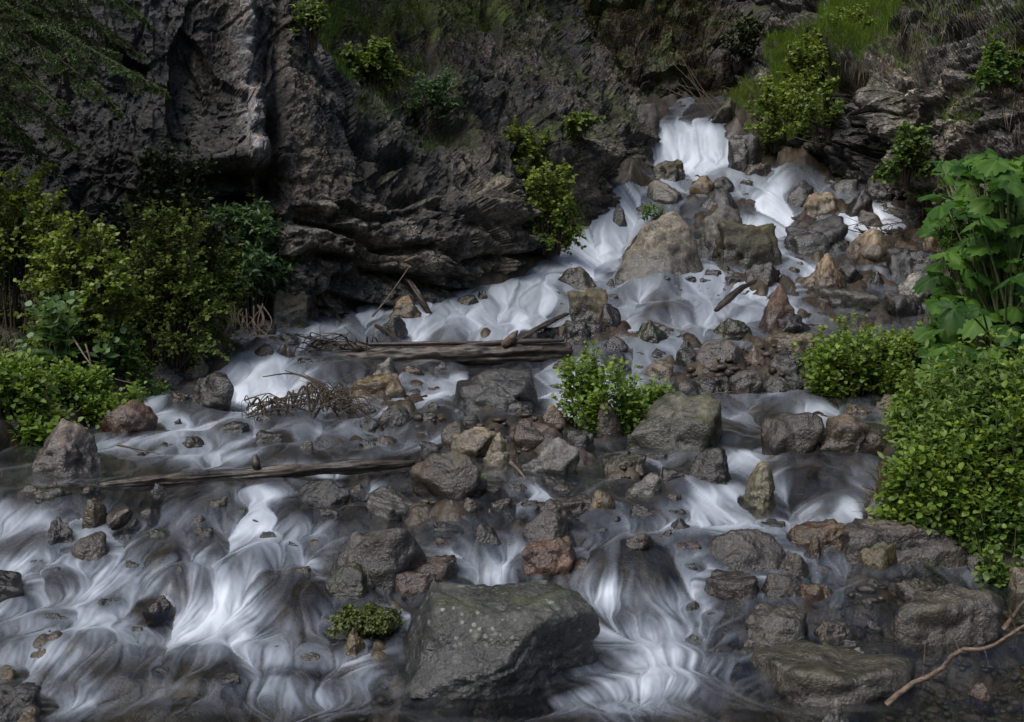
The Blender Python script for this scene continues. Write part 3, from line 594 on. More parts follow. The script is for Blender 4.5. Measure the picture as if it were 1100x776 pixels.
def rock_mat(key):
    if key in _rm: return _rm[key]
    c0, c1, lich, moss, wetall = PAL[key]
    mute = lambda c, g: tuple(v*(1-g)+g*(.3*c[0]+.5*c[1]+.2*c[2])*t for v, t in zip(c, (1.02, 1., .95)))
    c0 = tuple(.62*v for v in mute(c0, .12)); c1 = tuple((.80 if max(c1) < .3 else .92)*v for v in mute(c1, .10))
    c0 = (c0[0]*1.04, c0[1], c0[2]*.9); c1 = (c1[0]*1.04, c1[1], c1[2]*.9)
    n = NT('rock_'+key)
    geo = n.n('ShaderNodeNewGeometry'); oi = n.n('ShaderNodeObjectInfo'); tc = n.n('ShaderNodeTexCoord')
    off = n.n('ShaderNodeVectorMath', operation='SCALE'); n.put(off.inputs[0], (37., 17., 53.)); n.put(off.inputs['Scale'], oi.outputs['Random'])
    add = n.n('ShaderNodeVectorMath', operation='ADD'); n.put(add.inputs[0], tc.outputs['Object']); n.put(add.inputs[1], off.outputs[0])
    P = add.outputs[0]
    big = n.noise(P, 3.5, 5, .6, .6); mid = n.noise(P, 16, 6, .65); fine = n.noise(P, 75, 4, .7)
    mixn = n.math('ADD', n.math('MULTIPLY', big, .55), n.math('ADD', n.math('MULTIPLY', mid, .45), n.math('MULTIPLY', fine, .22)))
    col = n.mix(n.ramp(mixn, (.46, 0.), (.68, 1.)), c0, c1)
    dk = tuple(c*.35 for c in c0)
    col = n.mix(n.math('MULTIPLY', n.ramp(n.noise(P, 6, 6, .7, 1.5), (.36, 1.), (.47, 0.)), .85), col, dk)           # dark stains and pits
    col = n.mix(1., col, n.ramp(n.math('ADD', n.math('MULTIPLY', n.noise(P, 11, 7, .75, .6), .7), n.math('MULTIPLY', fine, .3)), (.34, .30), (.5, .95), (.68, 1.75)), 'MULTIPLY')
    lt = tuple(min(.6, c*1.5+.06) for c in c1)
    col = n.mix(n.math('MULTIPLY', n.ramp(n.noise(P, 55, 3, .6), (.60, 0.), (.72, 1.)), .35), col, lt)               # mineral grains
    up = n.n('ShaderNodeSeparateXYZ'); n.put(up.inputs[0], geo.outputs['Normal'])
    if lich > 0:
        sm = n.noise(P, 7, 3, .6)
        v = n.voro(P, 9 if key != 'lichen' else 11); vd = n.voro(P, 23)
        sp = n.math('MULTIPLY', n.ramp(n.math('ADD', v, n.math('MULTIPLY', n.math('SUBTRACT', mid, .5), .8)), (.17, 1.), (.29, 0.)), n.ramp(sm, (.47, 0.), (.56, 1.)))
        sp2 = n.math('MULTIPLY', n.ramp(n.math('ADD', vd, n.math('MULTIPLY', n.math('SUBTRACT', fine, .5), .4)), (.18, 1.), (.27, 0.)), n.ramp(n.noise(P, 4, 2, .5), (.48, 0.), (.6, 1.)))
        sp = n.math('MULTIPLY', sp, n.ramp(n.noise(P, 38, 4, .7), (.40, .15), (.56, 1.)))
        sp = n.math('MULTIPLY', n.math('MAXIMUM', sp, sp2), min(1, lich*(1. if lich > .9 else .6)))
        col = n.mix(sp, col, n.mix(fine, (.15,.16,.135), (.29,.30,.26)))
    if moss > 0:
        mm = n.ramp(n.math('ADD', n.noise(P, 5, 6, .7), n.math('MULTIPLY', up.outputs[2], .14)), (.66-.22*moss, 0.), (.76-.2*moss, 1.))
        mm = n.math('MULTIPLY', mm, min(1., .5+moss*.6))
        col = n.mix(mm, col, n.mix(mid, (.022,.026,.008), (.075,.085,.022)))
    wet = n.math('MAXIMUM', n.attr('wet'), n.math('MULTIPLY', n.ramp(n.noise(P, 2.3, 4, .6), (.52-.35*wetall, 0.), (.64-.3*wetall, 1.)), min(1., wetall*1.4)), True)
    col = n.mix(n.math('MULTIPLY', wet, .64), col, (0.004,.0035,.003))
    rough = n.math('ADD', n.mapr(wet, 0, 1, .62, .14), n.math('MULTIPLY', mid, .12))
    h = n.math('ADD', n.math('MULTIPLY', mid, .55), n.math('MULTIPLY', fine, .3))
    h = n.math('ADD', h, n.math('MULTIPLY', n.voro(P, 30, 'DISTANCE_TO_EDGE'), .25))
    nrm = n.bump(h, .8, .035)
    _rm[key] = n.done(n.bsdf(col, rough, nrm, n.mapr(wet, 0, 1, .3, .7)))
    return _rm[key]

build_rocks()
# ------------------------------------------------------------------ the bed and banks
q = np.s_[::2, ::2]
bx, by, bz = Xg[q], Yg[q], Zw[q]
f1, f2, val = voronoi2(bx*4.3+.35*perlin(bx*3, by*3, bz*0), by*3.3+.35*perlin(bx*3, by*3, bz*0+9))
f1b, f2b, valb = voronoi2(bx*10.5, by*9.0, 31)
cob = np.sqrt(np.clip(1-(f1/.62)**2, 0, 1))*(.35+.65*val)
cobb = np.sqrt(np.clip(1-(f1b/.6)**2, 0, 1))*(.4+.6*valb)
patch = sstep(-.1, .5, fbm(bx*.7+4, by*.7, bz*0, 3))
def blob(cx, cy, rx, ry, P=None, V=None):
    P = PXg if P is None else P; V = VVg if V is None else V
    return np.exp(-(((P-cx)/rx)**2+((V-cy)/ry)**2))
Pq, Vq = PXg[q], VVg[q]
shoal = np.zeros_like(bx)
for b in [(800,385,90,36,.6),(580,480,70,28,.8),(720,398,30,20,.7),(430,440,45,20,.45),(890,300,80,36,.7),(960,240,50,30,.7),(620,505,60,20,.5),(230,395,40,22,.5),
          (840,225,70,22,.5),(560,455,60,16,.4),(640,350,50,18,.5),(470,545,60,14,.5),(900,440,60,14,.4),(700,505,50,16,.5),(1040,710,90,40,.35),(40,700,60,60,.3),(395,660,40,40,.4),(690,240,40,20,.4),(900,590,50,20,.4)]:
    shoal = np.maximum(shoal, b[4]*blob(*b[:4], Pq, Vq))
amp = .10+.10*np.clip((by-6)/10, 0, 1)
depth = .20 - .05*patch
bed = bz - depth + cob*(amp+.03) + cobb*.035 + shoal*(.13+.12*val) - .02*fbm(bx*9, by*9, bz*0, 2)
Gq = np.zeros_like(bx)
for b in FOAM[:40]: Gq = np.maximum(Gq, b[4]*blob(*b[:4], Pq, Vq))
bed = bed - .16*np.clip(Gq, 0, 1)*np.clip(by/12, .4, 1.3)
bed = np.where(dome[q] > .05, np.maximum(bed, bz - .02 - .12*(1-dome[q])), bed)
bk = bank[q]
e = np.where(outl[q] > outr[q], 1.5*np.tanh(np.clip(bk, 0, 6)/1.5), 1.8*np.tanh(np.clip(bk, 0, 6)/1.8))
rise = .10*sstep(-.12, .12, bk) + .42*e + .10*fbm(bx*1.2, by*1.2, bz*0+3, 4)*sstep(0, .5, bk)
rise = rise*np.interp(Vq, [150, 215, 260, 330], [.0, .04, .45, 1.]) 
rise = np.where(outr[q] > outl[q], rise*np.interp(Vq, [380, 520, 600, 680], [1.3, 1.2, .7, .45]), rise)
upv = 1-sstep(215, 300, Vq)
rise = rise + upv*(.22*facets(bx*1.1+.3*perlin(bx, by, bz), by*1.1, 7, .9)+.16*facets(bx*3.2, by*3.0, 27, .9))*sstep(0, .3, bk)
bankm = sstep(-.10, .10, bk)
bed = np.where(bk > -.12, bed*(1-bankm) + (bz + rise + cob*.05)*bankm, bed)
soil = (1-.75*upv)*sstep(.0, .25, bk+.06*fbm(bx*4, by*4, bz*0, 2))
BED_FULL = np.kron(bed, np.ones((2, 2)))[:NR, :NC]

def ground_mat():
    n = NT('stream_bed'); tc = n.n('ShaderNodeTexCoord'); P = tc.outputs['Object']
    cell = n.attr('cell'); soil = n.attr('soil')
    mid = n.noise(P, 9, 5, .65); fine = n.noise(P, 45, 4, .7)
    c = n.ramp(cell, (0., (.030,.024,.018)), (.25, (.075,.056,.038)), (.45, (.045,.040,.036)), (.62, (.10,.078,.05)), (.8, (.055,.045,.045)), (.93, (.15,.125,.09)), (1., (.045,.04,.022)))
    c = n.mix(n.math('MULTIPLY', mid, .8), c, n.mix(1., c, (.30,.30,.30), 'MULTIPLY'))
    c = n.mix(n.ramp(n.attr('edge'), (0., 1.), (.16, 0.)), c, (.008,.007,.005))
    s = n.mix(mid, (.018,.014,.009), (.055,.042,.026))
    s = n.mix(n.ramp(n.noise(P, 4, 5, .7), (.5, 0.), (.62, 1.)), s, (.028,.038,.012))
    col = n.mix(soil, c, s)
    col = n.mix(n.math('SUBTRACT', 1., soil), col, n.mix(1., col, (.66,.60,.50), 'MULTIPLY'))
    col = n.mix(n.math('MULTIPLY', n.ramp(fine, (.55, 0.), (.75, 1.)), .35), col, (.16,.13,.09))
    nrm = n.bump(n.math('ADD', mid, n.math('MULTIPLY', fine, .4)), .7, .03)
    return n.done(n.bsdf(col, n.mapr(soil, 0, 1, .34, .9), nrm, .45))
me = mesh_np('stream_bed', np.stack([bx, by, bed], -1).reshape(-1, 3), grid_faces(*bx.shape)[:, ::-1],
             {'cell': np.mod(val*.8+valb*.25, 1), 'soil': soil, 'edge': np.minimum(f2-f1, (f2b-f1b)+.05)})
ground = link('stream_bed', me, ground_mat()); tag(ground, kind='structure')

# ------------------------------------------------------------------ the current: follow it upstream from every point of the water
da = 1.35/F
dYdv = np.gradient(Yg, VV, axis=0)
Zf = Zw + OBST*.55*np.clip(Yg/8, .6, 1.6)
for _ in range(3):
    Zf[1:-1] = (Zf[:-2]+2*Zf[1:-1]+Zf[2:])/4; Zf[:, 1:-1] = (Zf[:, :-2]+2*Zf[:, 1:-1]+Zf[:, 2:])/4
Zv = np.gradient(Zf, VV, axis=0); Za = np.gradient(Zf, da, axis=1)
Zx = Za/Yg; Zy = Zv/dYdv - Ag*Zx
Zq = Zw.copy()
for _ in range(4):
    Zq[1:-1] = (Zq[:-2]+2*Zq[1:-1]+Zq[2:])/4; Zq[:, 1:-1] = (Zq[:, :-2]+2*Zq[:, 1:-1]+Zq[:, 2:])/4
_zx = np.gradient(Zq, da, axis=1)/Yg
slope = np.hypot(_zx, np.gradient(Zq, VV, axis=0)/dYdv - Ag*_zx)       # of the water itself, stones left out
axis_x = np.interp(VVg, [110, 185, 260, 330, 430, 560, 780], [-.10, -.35, -.30, -.22, -.14, -.06, .0])
vx = -Zx*1.5 + axis_x*.3 + .09*fbm(Xg*1.6, Yg*1.1, Zw*0+4.4, 3)*np.clip(Yg/8, .6, 1.2); vy = -Zy*.9 - .26
vy = np.minimum(vy, -.06)
spd = np.hypot(vx, vy)
dj = ((vx - Ag*vy)/Yg)/da; di = (vy/dYdv)/1.25
L = np.hypot(di, dj)+1e-9; di = (di/L).astype(np.float32); dj = (dj/L).astype(np.float32)

G = np.zeros_like(Zw)
for cx, cy, rx, ry, g in FOAM: G = np.maximum(G, g*(1.5 if 395 < cy < 535 and g < 1 else 1)*blob(cx, cy, rx, ry))
steep = sstep(.30, .95, slope)
gen = (G*(.72+.38*steep) + .34*steep*sstep(1.0, .3, blob(1000, 720, 150, 80)) + .10*RING*sstep(.15, .6, slope+G)).astype(np.float32)
gen *= (1-.7*np.clip(CORE*1.4, 0, 1)).astype(np.float32)
gen *= (1-.68*dome).astype(np.float32)
gen *= (1-.75*(sstep(860, 920, PXg)*sstep(610, 640, VVg))).astype(np.float32)
gen *= (.75+.6*np.clip(fbm(PXg/30, VVg/20, VVg*0+1.5, 3), -.8, 1)).astype(np.float32)
gen = np.minimum(gen, 1.15)
rng2 = np.random.default_rng(5)
def blur(A, k, ax):
    for _ in range(k):
        B = np.pad(A, [(1, 1) if k_ == ax else (0, 0) for k_ in range(2)], mode='edge')
        A = (B[:-2]+2*A+B[2:])/4 if ax == 0 else (B[:, :-2]+2*A+B[:, 2:])/4
    return A
N1 = blur(blur(rng2.normal(size=Zw.shape).astype(np.float32), 1, 1), 1, 0); N1 /= N1.std()
N2 = blur(blur(rng2.normal(size=Zw.shape).astype(np.float32), 9, 1), 9, 0); N2 /= N2.std()
N3 = blur(blur(rng2.normal(size=Zw.shape).astype(np.float32), 60, 1), 60, 0); N3 /= N3.std()
def bilf(A, i, j):
    i = np.clip(i, 0, NR-1.001); j = np.clip(j, 0, NC-1.001)
    i0 = i.astype(np.int32); j0 = j.astype(np.int32); fi = i-i0; fj = j-j0
    k = i0*NC+j0; A = A.ravel()
    return A[k]*(1-fi)*(1-fj)+A[k+NC]*fi*(1-fj)+A[k+1]*(1-fi)*fj+A[k+NC+1]*fi*fj
gen = blur(blur(gen, 3, 0), 3, 1).astype(np.float32)
I, J = np.meshgrid(np.arange(NR, dtype=np.float32), np.arange(NC, dtype=np.float32), indexing='ij')
ci, cj = I.copy(), J.copy()
foam = np.zeros_like(gen); wsum = 0; l1 = np.zeros_like(gen); l2 = np.zeros_like(gen); l3 = np.zeros_like(gen); ws2 = 0
KS = 46
for k in range(KS):
    a = math.exp(-k*1.2/19.0); foam += a*bilf(gen, ci, cj); wsum += a
    b = .5+.5*math.cos(math.pi*k/KS); l1 += b*bilf(N1, ci, cj); l2 += b*bilf(N2, ci, cj); l3 += b*bilf(N3, ci, cj); ws2 += b
    k0i = bilf(di, ci, cj); k0j = bilf(dj, ci, cj)
    ci = ci - 1.2*k0i; cj = cj - 1.2*k0j
foam /= wsum
l1 /= l1.std(); l2 /= l2.std(); l3 /= l3.std()
st = .74*l1 + .5*l2 + .3*l3
S_ = 1-np.exp(-2.8*foam)
FO = np.clip(S_*(1.10+.14*st) - .10 + .055*st*sstep(.04, .3, S_), 0, 1.0)
FO = np.where(bank > .05, 0, FO)
sheen = np.clip(.48+.17*st, 0, 1)
moving = (1-.75*dome)*sstep(.10, .4, blur(blur(slope.copy(), 6, 0), 6, 1))*(1-.85*(sstep(860, 930, PXg)*sstep(610, 640, VVg)))*(1-.5*sstep(740, 775, VVg))
# ripples that follow the current
Zs = Zw + (.006*l2+.004*l3)*np.clip(Yg/7, .6, 2.0)*(.35+sstep(.1, .6, foam)) + .02*np.clip(FO, 0, 1)*np.clip(Yg/8, .5, 1.5)
Zbl = Zs-Zbase
for _ in range(4): Zbl = blur(blur(Zbl, 4, 0), 4, 1)
Zs = Zs + (Zbl+Zbase-Zs)*np.clip(.35+foam*1.2, 0, .9)
Zs = np.where(bank > .12, Zs-.25*(bank-.12), Zs)

def water_mat():
    n = NT('running_water'); tc = n.n('ShaderNodeTexCoord')
    foam = n.attr('foam'); sh = n.attr('streak')
    fr = n.n('ShaderNodeFresnel'); fr.inputs['IOR'].default_value = 1.33
    nrm = n.bump(n.math('ADD', sh, n.math('MULTIPLY', n.noise(tc.outputs['Object'], 7, 3, .5), .25)), .35, .03)
    n.put(fr.inputs['Normal'], nrm)
    tr = n.n('ShaderNodeBsdfTransparent'); n.put(tr.inputs[0], (.66,.665,.64))
    gl = n.n('ShaderNodeBsdfAnisotropic'); n.put(gl.inputs['Color'], (.92,.95,1.)); gl.inputs['Roughness'].default_value = .26; n.put(gl.inputs['Normal'], nrm)
    m1 = n.n('ShaderNodeMixShader'); n.put(m1.inputs[0], n.math('ADD', n.math('MULTIPLY', fr.outputs[0], 1.05), .015)); n.t.links.new(tr.outputs[0], m1.inputs[1]); n.t.links.new(gl.outputs[0], m1.inputs[2])
    df = n.n('ShaderNodeBsdfDiffuse'); n.put(df.inputs[0], n.mix(n.ramp(foam, (.1, 0.), (.95, 1.)), (.50,.57,.68), (.80,.86,.94)))
    tl = n.n('ShaderNodeBsdfTranslucent'); n.put(tl.inputs[0], (.75,.82,.9))
    m2 = n.n('ShaderNodeMixShader'); m2.inputs[0].default_value = .36; n.t.links.new(df.outputs[0], m2.inputs[1]); n.t.links.new(tl.outputs[0], m2.inputs[2])
    m3 = n.n('ShaderNodeMixShader')
    al = n.ramp(foam, (.0, .0), (.2, .15), (.55, .52), (1., .88))
    al = n.math('ADD', al, n.math('MULTIPLY', n.math('POWER', sh, 2.), n.math('MULTIPLY', n.attr('moving'), .20)), True); n.put(m3.inputs[0], al)
    n.t.links.new(m1.outputs[0], m3.inputs[1]); n.t.links.new(m2.outputs[0], m3.inputs[2])
    return n.done(m3.outputs[0])
keep = (bank < .5)
fc = grid_faces(NR, NC)[:, ::-1]
fc = fc[keep.ravel()[fc].any(1)]
used = np.zeros(NR*NC, bool); used[fc.ravel()] = True
remap = np.cumsum(used)-1
me = mesh_np('water', np.stack([Xg, Yg, Zs], -1).reshape(-1, 3)[used], remap[fc].astype(np.int32), {'foam': FO.ravel()[used], 'streak': sheen.ravel()[used], 'moving': moving.ravel()[used]})
water = link('stream_water', me, water_mat()); tag(water, kind='structure')
# ------------------------------------------------------------------ cliffs and slopes
def cr_matrix(n, N):
    """Catmull-Rom weights from n control values to N samples"""
    t = np.linspace(0, n-1, N); i = np.clip(t.astype(int), 0, n-2); u = t-i
    W = np.zeros((N, n))
    w = [-.5*u**3+u**2-.5*u, 1.5*u**3-2.5*u**2+1, -1.5*u**3+2*u**2+.5*u, .5*u**3-.5*u**2]
    for k in range(4):
        idx = np.clip(i-1+k, 0, n-1)
        np.add.at(W, (np.arange(N), idx), w[k])
    return W
def sheet(lattice, N, M):
    """lattice[col][row] = (px, py, distance) -> world positions (N rows up, M columns across), normals"""
    L_ = np.array(lattice, float)                       # col,row,3
    x = (L_[...,0]-CX)/F*L_[...,2]; y = L_[...,2]; z = H+(HY-L_[...,1])/F*L_[...,2]
    Wd = np.stack([x, y, z], -1)
    A = cr_matrix(Wd.shape[1], N); B = cr_matrix(Wd.shape[0], M)
    P = np.einsum('rj,cji->rci', A, np.einsum('ck,kji->cji', B, Wd))
    du = np.gradient(P, axis=1); dv = np.gradient(P, axis=0)
    n = np.cross(du, dv); n /= np.linalg.norm(n, axis=-1)[..., None]+1e-9
    if (n[..., 1].mean()) > 0: n = -n
    return P, n
def proj(P): return CX+F*P[...,0]/P[...,1], HY-F*(P[...,2]-H)/P[...,1]
def box(px, py, x0, x1, y0, y1, s=8.):
    return sstep(x0-s, x0+s, px)*(1-sstep(x1-s, x1+s, px))*sstep(y0-s, y0+s, py)*(1-sstep(y1-s, y1+s, py))
def band(px, py, pts, wd):
    """closeness to a polyline given in photo pixels"""
    best = np.full(px.shape, 1e9)
    for (ax, ay), (bx_, by_) in zip(pts[:-1], pts[1:]):
        vx_, vy_ = bx_-ax, by_-ay; t = np.clip(((px-ax)*vx_+(py-ay)*vy_)/(vx_*vx_+vy_*vy_), 0, 1)
        best = np.minimum(best, np.hypot(px-ax-t*vx_, py-ay-t*vy_))
    return np.exp(-(best/wd)**2)

# great cliff on the left of the falls
LC = [
 [(-420,470,12),(-420,280,12.2),(-420,130,12.4),(-420,-40,12.6),(-420,-240,12.8),(-420,-520,13)],
 [(-170,440,12.9),(-170,280,13.1),(-170,140,13.2),(-170,-20,13.4),(-170,-220,13.6),(-170,-500,13.8)],
 [(0,425,13.0),(0,275,13.3),(0,145,13.4),(5,-10,13.6),(5,-210,13.8),(5,-480,14.2)],
 [(130,405,13.0),(128,262,13.3),(125,150,13.4),(125,0,13.7),(125,-200,14),(125,-470,14.4)],
 [(235,378,13.7),(238,258,13.9),(240,158,13.75),(240,5,14.1),(240,-190,14.4),(240,-460,14.9)],
 [(335,362,14.3),(340,270,14.15),(338,160,14.3),(332,30,15.0),(322,-150,15.7),(315,-440,16.3)],
 [(440,348,15.0),(446,266,14.9),(432,170,15.5),(412,62,16.8),(385,-90,18.2),(360,-380,19)],
 [(530,320,16.3),(532,250,16.4),(520,165,17.1),(492,80,18.6),(448,-60,20.5),(420,-330,21.5)],
 [(592,284,18.0),(592,230,18.5),(592,150,18.9),(562,88,20.0),(520,-30,21.8),(490,-280,23)],
 [(650,226,20.8),(654,200,20.8),(645,142,20.6),(605,88,21.2),(560,-10,22.6),(530,-220,24)],
 [(706,204,22.6),(700,181,22.7),(686,146,22.5),(642,98,22.7),(590,15,23.6),(560,-170,25)],
 [(738,206,24.6),(728,176,25.2),(708,135,26),(655,75,26.8),(600,-15,27.5),(570,-200,28.5)],
]
N_, M_ = 420, 760
Pc, nc = sheet(LC, N_, M_)
px, py = proj(Pc); X_, Y_, Z_ = Pc[...,0], Pc[...,1], Pc[...,2]
disp = .28*fbm(X_*.45, Y_*.45, Z_*.45, 3) + .07*fbm(X_*1.7, Y_*1.7, Z_*1.7, 4, .55)
# slabs dipping down to the right on the right half of the face
cd, sd = math.cos(math.radians(58)), math.sin(math.radians(58))
uu = X_*cd*1.0 + (-Z_)*sd; ww = X_*sd + Z_*cd
dip = sstep(395, 470, px)
slab = ridged(ww*1.0+.4*perlin(uu*.4, ww*.5, Y_*0), uu*.16, Y_*.2, 4, .5)
disp = disp + dip*.30*(slab-.6) 
stair = ww*1.1+.5*perlin(uu*.45, ww*.8, Y_*.2)
fr_ = stair-np.floor(stair)
disp = disp + dip*.26*(sstep(0, .75, fr_)-sstep(.86, 1.0, fr_)-.3)
# upright weathered face on the left half
vert = 1-dip
disp = disp + vert*(.07*ridged(X_*.9, Y_*.9, Z_*.2, 3, .5) + .02*fbm(X_*4, Y_*4, Z_*1.2, 3))
# level beds at the foot
low = sstep(195, 250, py)*box(px, py, 300, 640, 150, 420, 26)
bt = Z_*2.3 + .10*X_ + .6*perlin(X_*.9, Y_*.9, Z_*.9); fb = bt-np.floor(bt)
disp = disp + low*(.34*(sstep(0, .15, fb)-sstep(.6, 1., fb))-.12) + low*.10*ridged(X_*2, Y_*2, Z_*3.5, 3)
# blocks and cracks everywhere
v1, v2, vv = voronoi2(X_*1.15+.5*perlin(X_, Y_, Z_)+Y_*.4, Z_*1.0+.6*perlin(Z_, X_, Y_)+.45*X_*dip)
disp = disp + .12*(vv-.5)*(.35+.65*dip) - .07*np.exp(-((v2-v1)/.055)**2)
v1b, v2b, vvb = voronoi2(X_*3.1+.4*perlin(X_*2, Y_*2, Z_*2)+Y_, Z_*2.7+.3*X_*dip, 77)
disp = disp + .05*(vvb-.5) - .02*np.exp(-((v2b-v1b)/.07)**2)
disp = disp + .05*ridged(X_*5, Y_*5, Z_*5, 3)
wx = .35*perlin(X_*.8, Y_*.8, Z_*.8); fa = np.where(dip > .5, ww*1.5, X_*.95+Y_*.5)+wx; fb_ = np.where(dip > .5, uu*.55, Z_*.55)-wx
disp = disp*np.where(py < 215, 1-.35*vert, 1)
disp = disp + .30*facets(fa, fb_, 3, .9) + (.11-.05*vert)*facets(fa*2.7+wx, fb_*3.1, 41, .9) + .045*facets(fa*7, fb_*8+wx, 87, .9)
# named features of this face
disp = disp - .5*band(px, py, [(170,208),(215,196),(262,192),(292,188)], 15) + .30*band(px, py, [(165,178),(235,172),(285,168)], 13)
disp = disp - .55*band(px, py, [(205,232),(262,222),(290,205)], 11) - .25*band(px, py, [(292,120),(296,168),(290,190)], 6)
disp = disp - .18*band(px, py, [(300,150),(298,60),(300,-10)], 6) + .22*band(px, py, [(262,0),(266,60),(272,120),(275,165)], 13)
disp = disp - .6*band(px, py, [(395,148),(410,165),(440,172)], 9) - .45*band(px, py, [(420,185),(430,210),(455,205)], 9) - .4*band(px, py, [(322,230),(350,238),(372,232)], 8)
disp = disp - .35*band(px, py, [(365,305),(430,300),(500,308),(560,300)], 11) - .5*band(px, py, [(570,255),(592,285),(612,300)], 10)
disp = disp + .35*band(px, py, [(585,150),(612,190),(634,222)], 12) - .55*band(px, py, [(572,160),(585,210),(606,240)], 9)
disp = disp + .5*band(px, py, [(618,165),(640,178),(655,192)], 13) - .4*band(px, py, [(655,120),(668,160),(672,195)], 7)
disp = disp - .5*band(px, py, [(470,100),(520,190),(548,250)], 6)- .4*band(px, py, [(545,90),(575,150)], 6)
disp = disp - disp.mean() - .12 - .25*box(px, py, 560, 720, 200, 420, 40)
wgt = sstep(0, 6, np.arange(M_)[None, :])*np.ones((N_, 1))
Pc2 = Pc + nc*(disp*wgt)[..., None]
n2 = np.cross(np.gradient(Pc2, axis=1), np.gradient(Pc2, axis=0)); n2 /= np.linalg.norm(n2, axis=-1)[..., None]+1e-9
if n2[..., 1].mean() > 0: n2 = -n2
streak = band(px, py, [(258,-120),(262,0),(266,60),(270,110),(274,170)], 8)*(.7+.5*perlin(px/6, py/40, py*0))
streak = streak + .8*band(px, py, [(168,-80),(166,0),(170,35)], 9)+.35*band(px, py, [(392,50),(400,90),(440,120)], 14)+.6*band(px, py, [(334,0),(352,62)], 12)
tanp = .9*band(px, py, [(500,220),(510,245)], 16)+.7*band(px, py, [(585,165),(620,215)], 12)+.6*band(px, py, [(628,172),(650,192)], 12)+.5*band(px, py, [(330,275),(430,285),(540,290)], 18)+.35*band(px, py, [(310,210),(380,225)], 30)+.45*band(px, py, [(690,160),(705,185)],10)
wet_shade = np.clip(.85*(1-sstep(120, 205, px))+.9*band(px, py, [(185,0),(190,120),(195,170)], 22)+.8*band(px, py, [(245,60),(248,150)], 9)+.8*band(px, py, [(452,120),(470,200),(500,240)], 16)+.8*band(px, py, [(640,150),(660,190),(690,195)], 16)+.6*band(px,py,[(560,110),(580,160)],14), 0, 1)  # left end darkened for black stains, with deep shade painted in as well
mossp = np.clip(n2[...,2]*1.1-.25+.5*fbm(X_*.9, Y_*.9, Z_*.9, 4), 0, 1)*sstep(330, 400, px)*(1-sstep(150, 260, py)) + .6*band(px, py, [(375,10),(430,30),(560,10)], 26)

def cliff_mat(name, c0, c1, tan, soil):
    n = NT(name); tc = n.n('ShaderNodeTexCoord'); P = tc.outputs['Object']
    big = n.noise(P, .9, 6, .6, .8); mid = n.noise(P, 4.5, 7, .68, .4); fine = n.noise(P, 24, 6, .72)
    run = n.noise(n.vec(P, (2.2, 2.2, .22)), 1.4, 5, .6, .3)
    m = n.math('ADD', n.math('MULTIPLY', mid, .6), n.math('MULTIPLY', fine, .42))
    col = n.mix(n.ramp(m, (.40, 0.), (.66, 1.)), c0, c1)
    col = n.mix(n.math('MULTIPLY', n.ramp(n.math('ADD', n.math('MULTIPLY', big, .7), n.math('MULTIPLY', fine, .3)), (.46, 0.), (.62, 1.)), .65), col, tan)
    col = n.mix(n.math('MULTIPLY', n.attr('tan'), n.ramp(m, (.38, .2), (.6, 1.))), col, tuple(min(.5, c*1.5) for c in tan))
    col = n.mix(n.math('MULTIPLY', n.ramp(run, (.48, 0.), (.62, 1.)), .62), col, tuple(c*.35 for c in c0))
    col = n.mix(n.math('MULTIPLY', n.ramp(n.noise(P, 30, 3, .7), (.57, 0.), (.67, 1.)), n.ramp(n.noise(P, 1.7, 3, .6), (.45, 0.), (.6, .75))), col, (.22,.21,.195))
    col = n.mix(n.math('MULTIPLY', n.attr('pale'), n.ramp(m, (.3, .6), (.5, 1.))), col, n.mix(n.ramp(mid, (.45, 0.), (.6, 1.)), (.23,.235,.25), (.30,.25,.215)))
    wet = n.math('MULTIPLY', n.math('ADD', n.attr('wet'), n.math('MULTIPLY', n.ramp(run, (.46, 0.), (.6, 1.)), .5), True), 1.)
    col = n.mix(n.math('MULTIPLY', wet, .74), col, (.006,.006,.007))  # darkens wet rock; on the cliff also the left end's painted shade
    ms = n.ramp(n.math('ADD', n.attr('moss'), n.math('MULTIPLY', n.math('SUBTRACT', mid, .5), 1.1)), (.25, 0.), (.6, 1.))
    col = n.mix(ms, col, n.mix(n.ramp(n.noise(P, 2.2, 4, .6), (.42, 0.), (.6, 1.)), soil, (.052,.072,.017)))
    col = n.mix(1., col, n.ramp(n.math('ADD', n.math('MULTIPLY', n.noise(P, 3.2, 8, .75, .5), .6), n.math('MULTIPLY', fine, .4)), (.39, .2), (.5, .8), (.61, 2.1)), 'MULTIPLY')
    rough = n.mapr(wet, 0, 1, .78, .34)
    h = n.math('ADD', n.math('MULTIPLY', mid, .45), n.math('MULTIPLY', fine, .6))
    h = n.math('ADD', h, n.math('MULTIPLY', n.n('ShaderNodeMath', operation='MINIMUM').outputs[0] if False else n.voro(n.vec(P, (1, 1, 1.5)), 7, 'DISTANCE_TO_EDGE'), .35))
    return n.done(n.bsdf(col, rough, n.bump(h, .9, .075), n.mapr(wet, 0, 1, .22, .55)))
me = mesh_np('cliff', Pc2.reshape(-1, 3), grid_faces(N_, M_), {'pale': np.clip(streak*1.3, 0, 1), 'tan': np.clip(tanp, 0, 1), 'wet': wet_shade, 'moss': np.clip(mossp, 0, 1)}, False)
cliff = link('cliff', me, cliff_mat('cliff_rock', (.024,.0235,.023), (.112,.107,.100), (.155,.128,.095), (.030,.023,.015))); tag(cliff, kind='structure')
S_CLIFF = Pc2

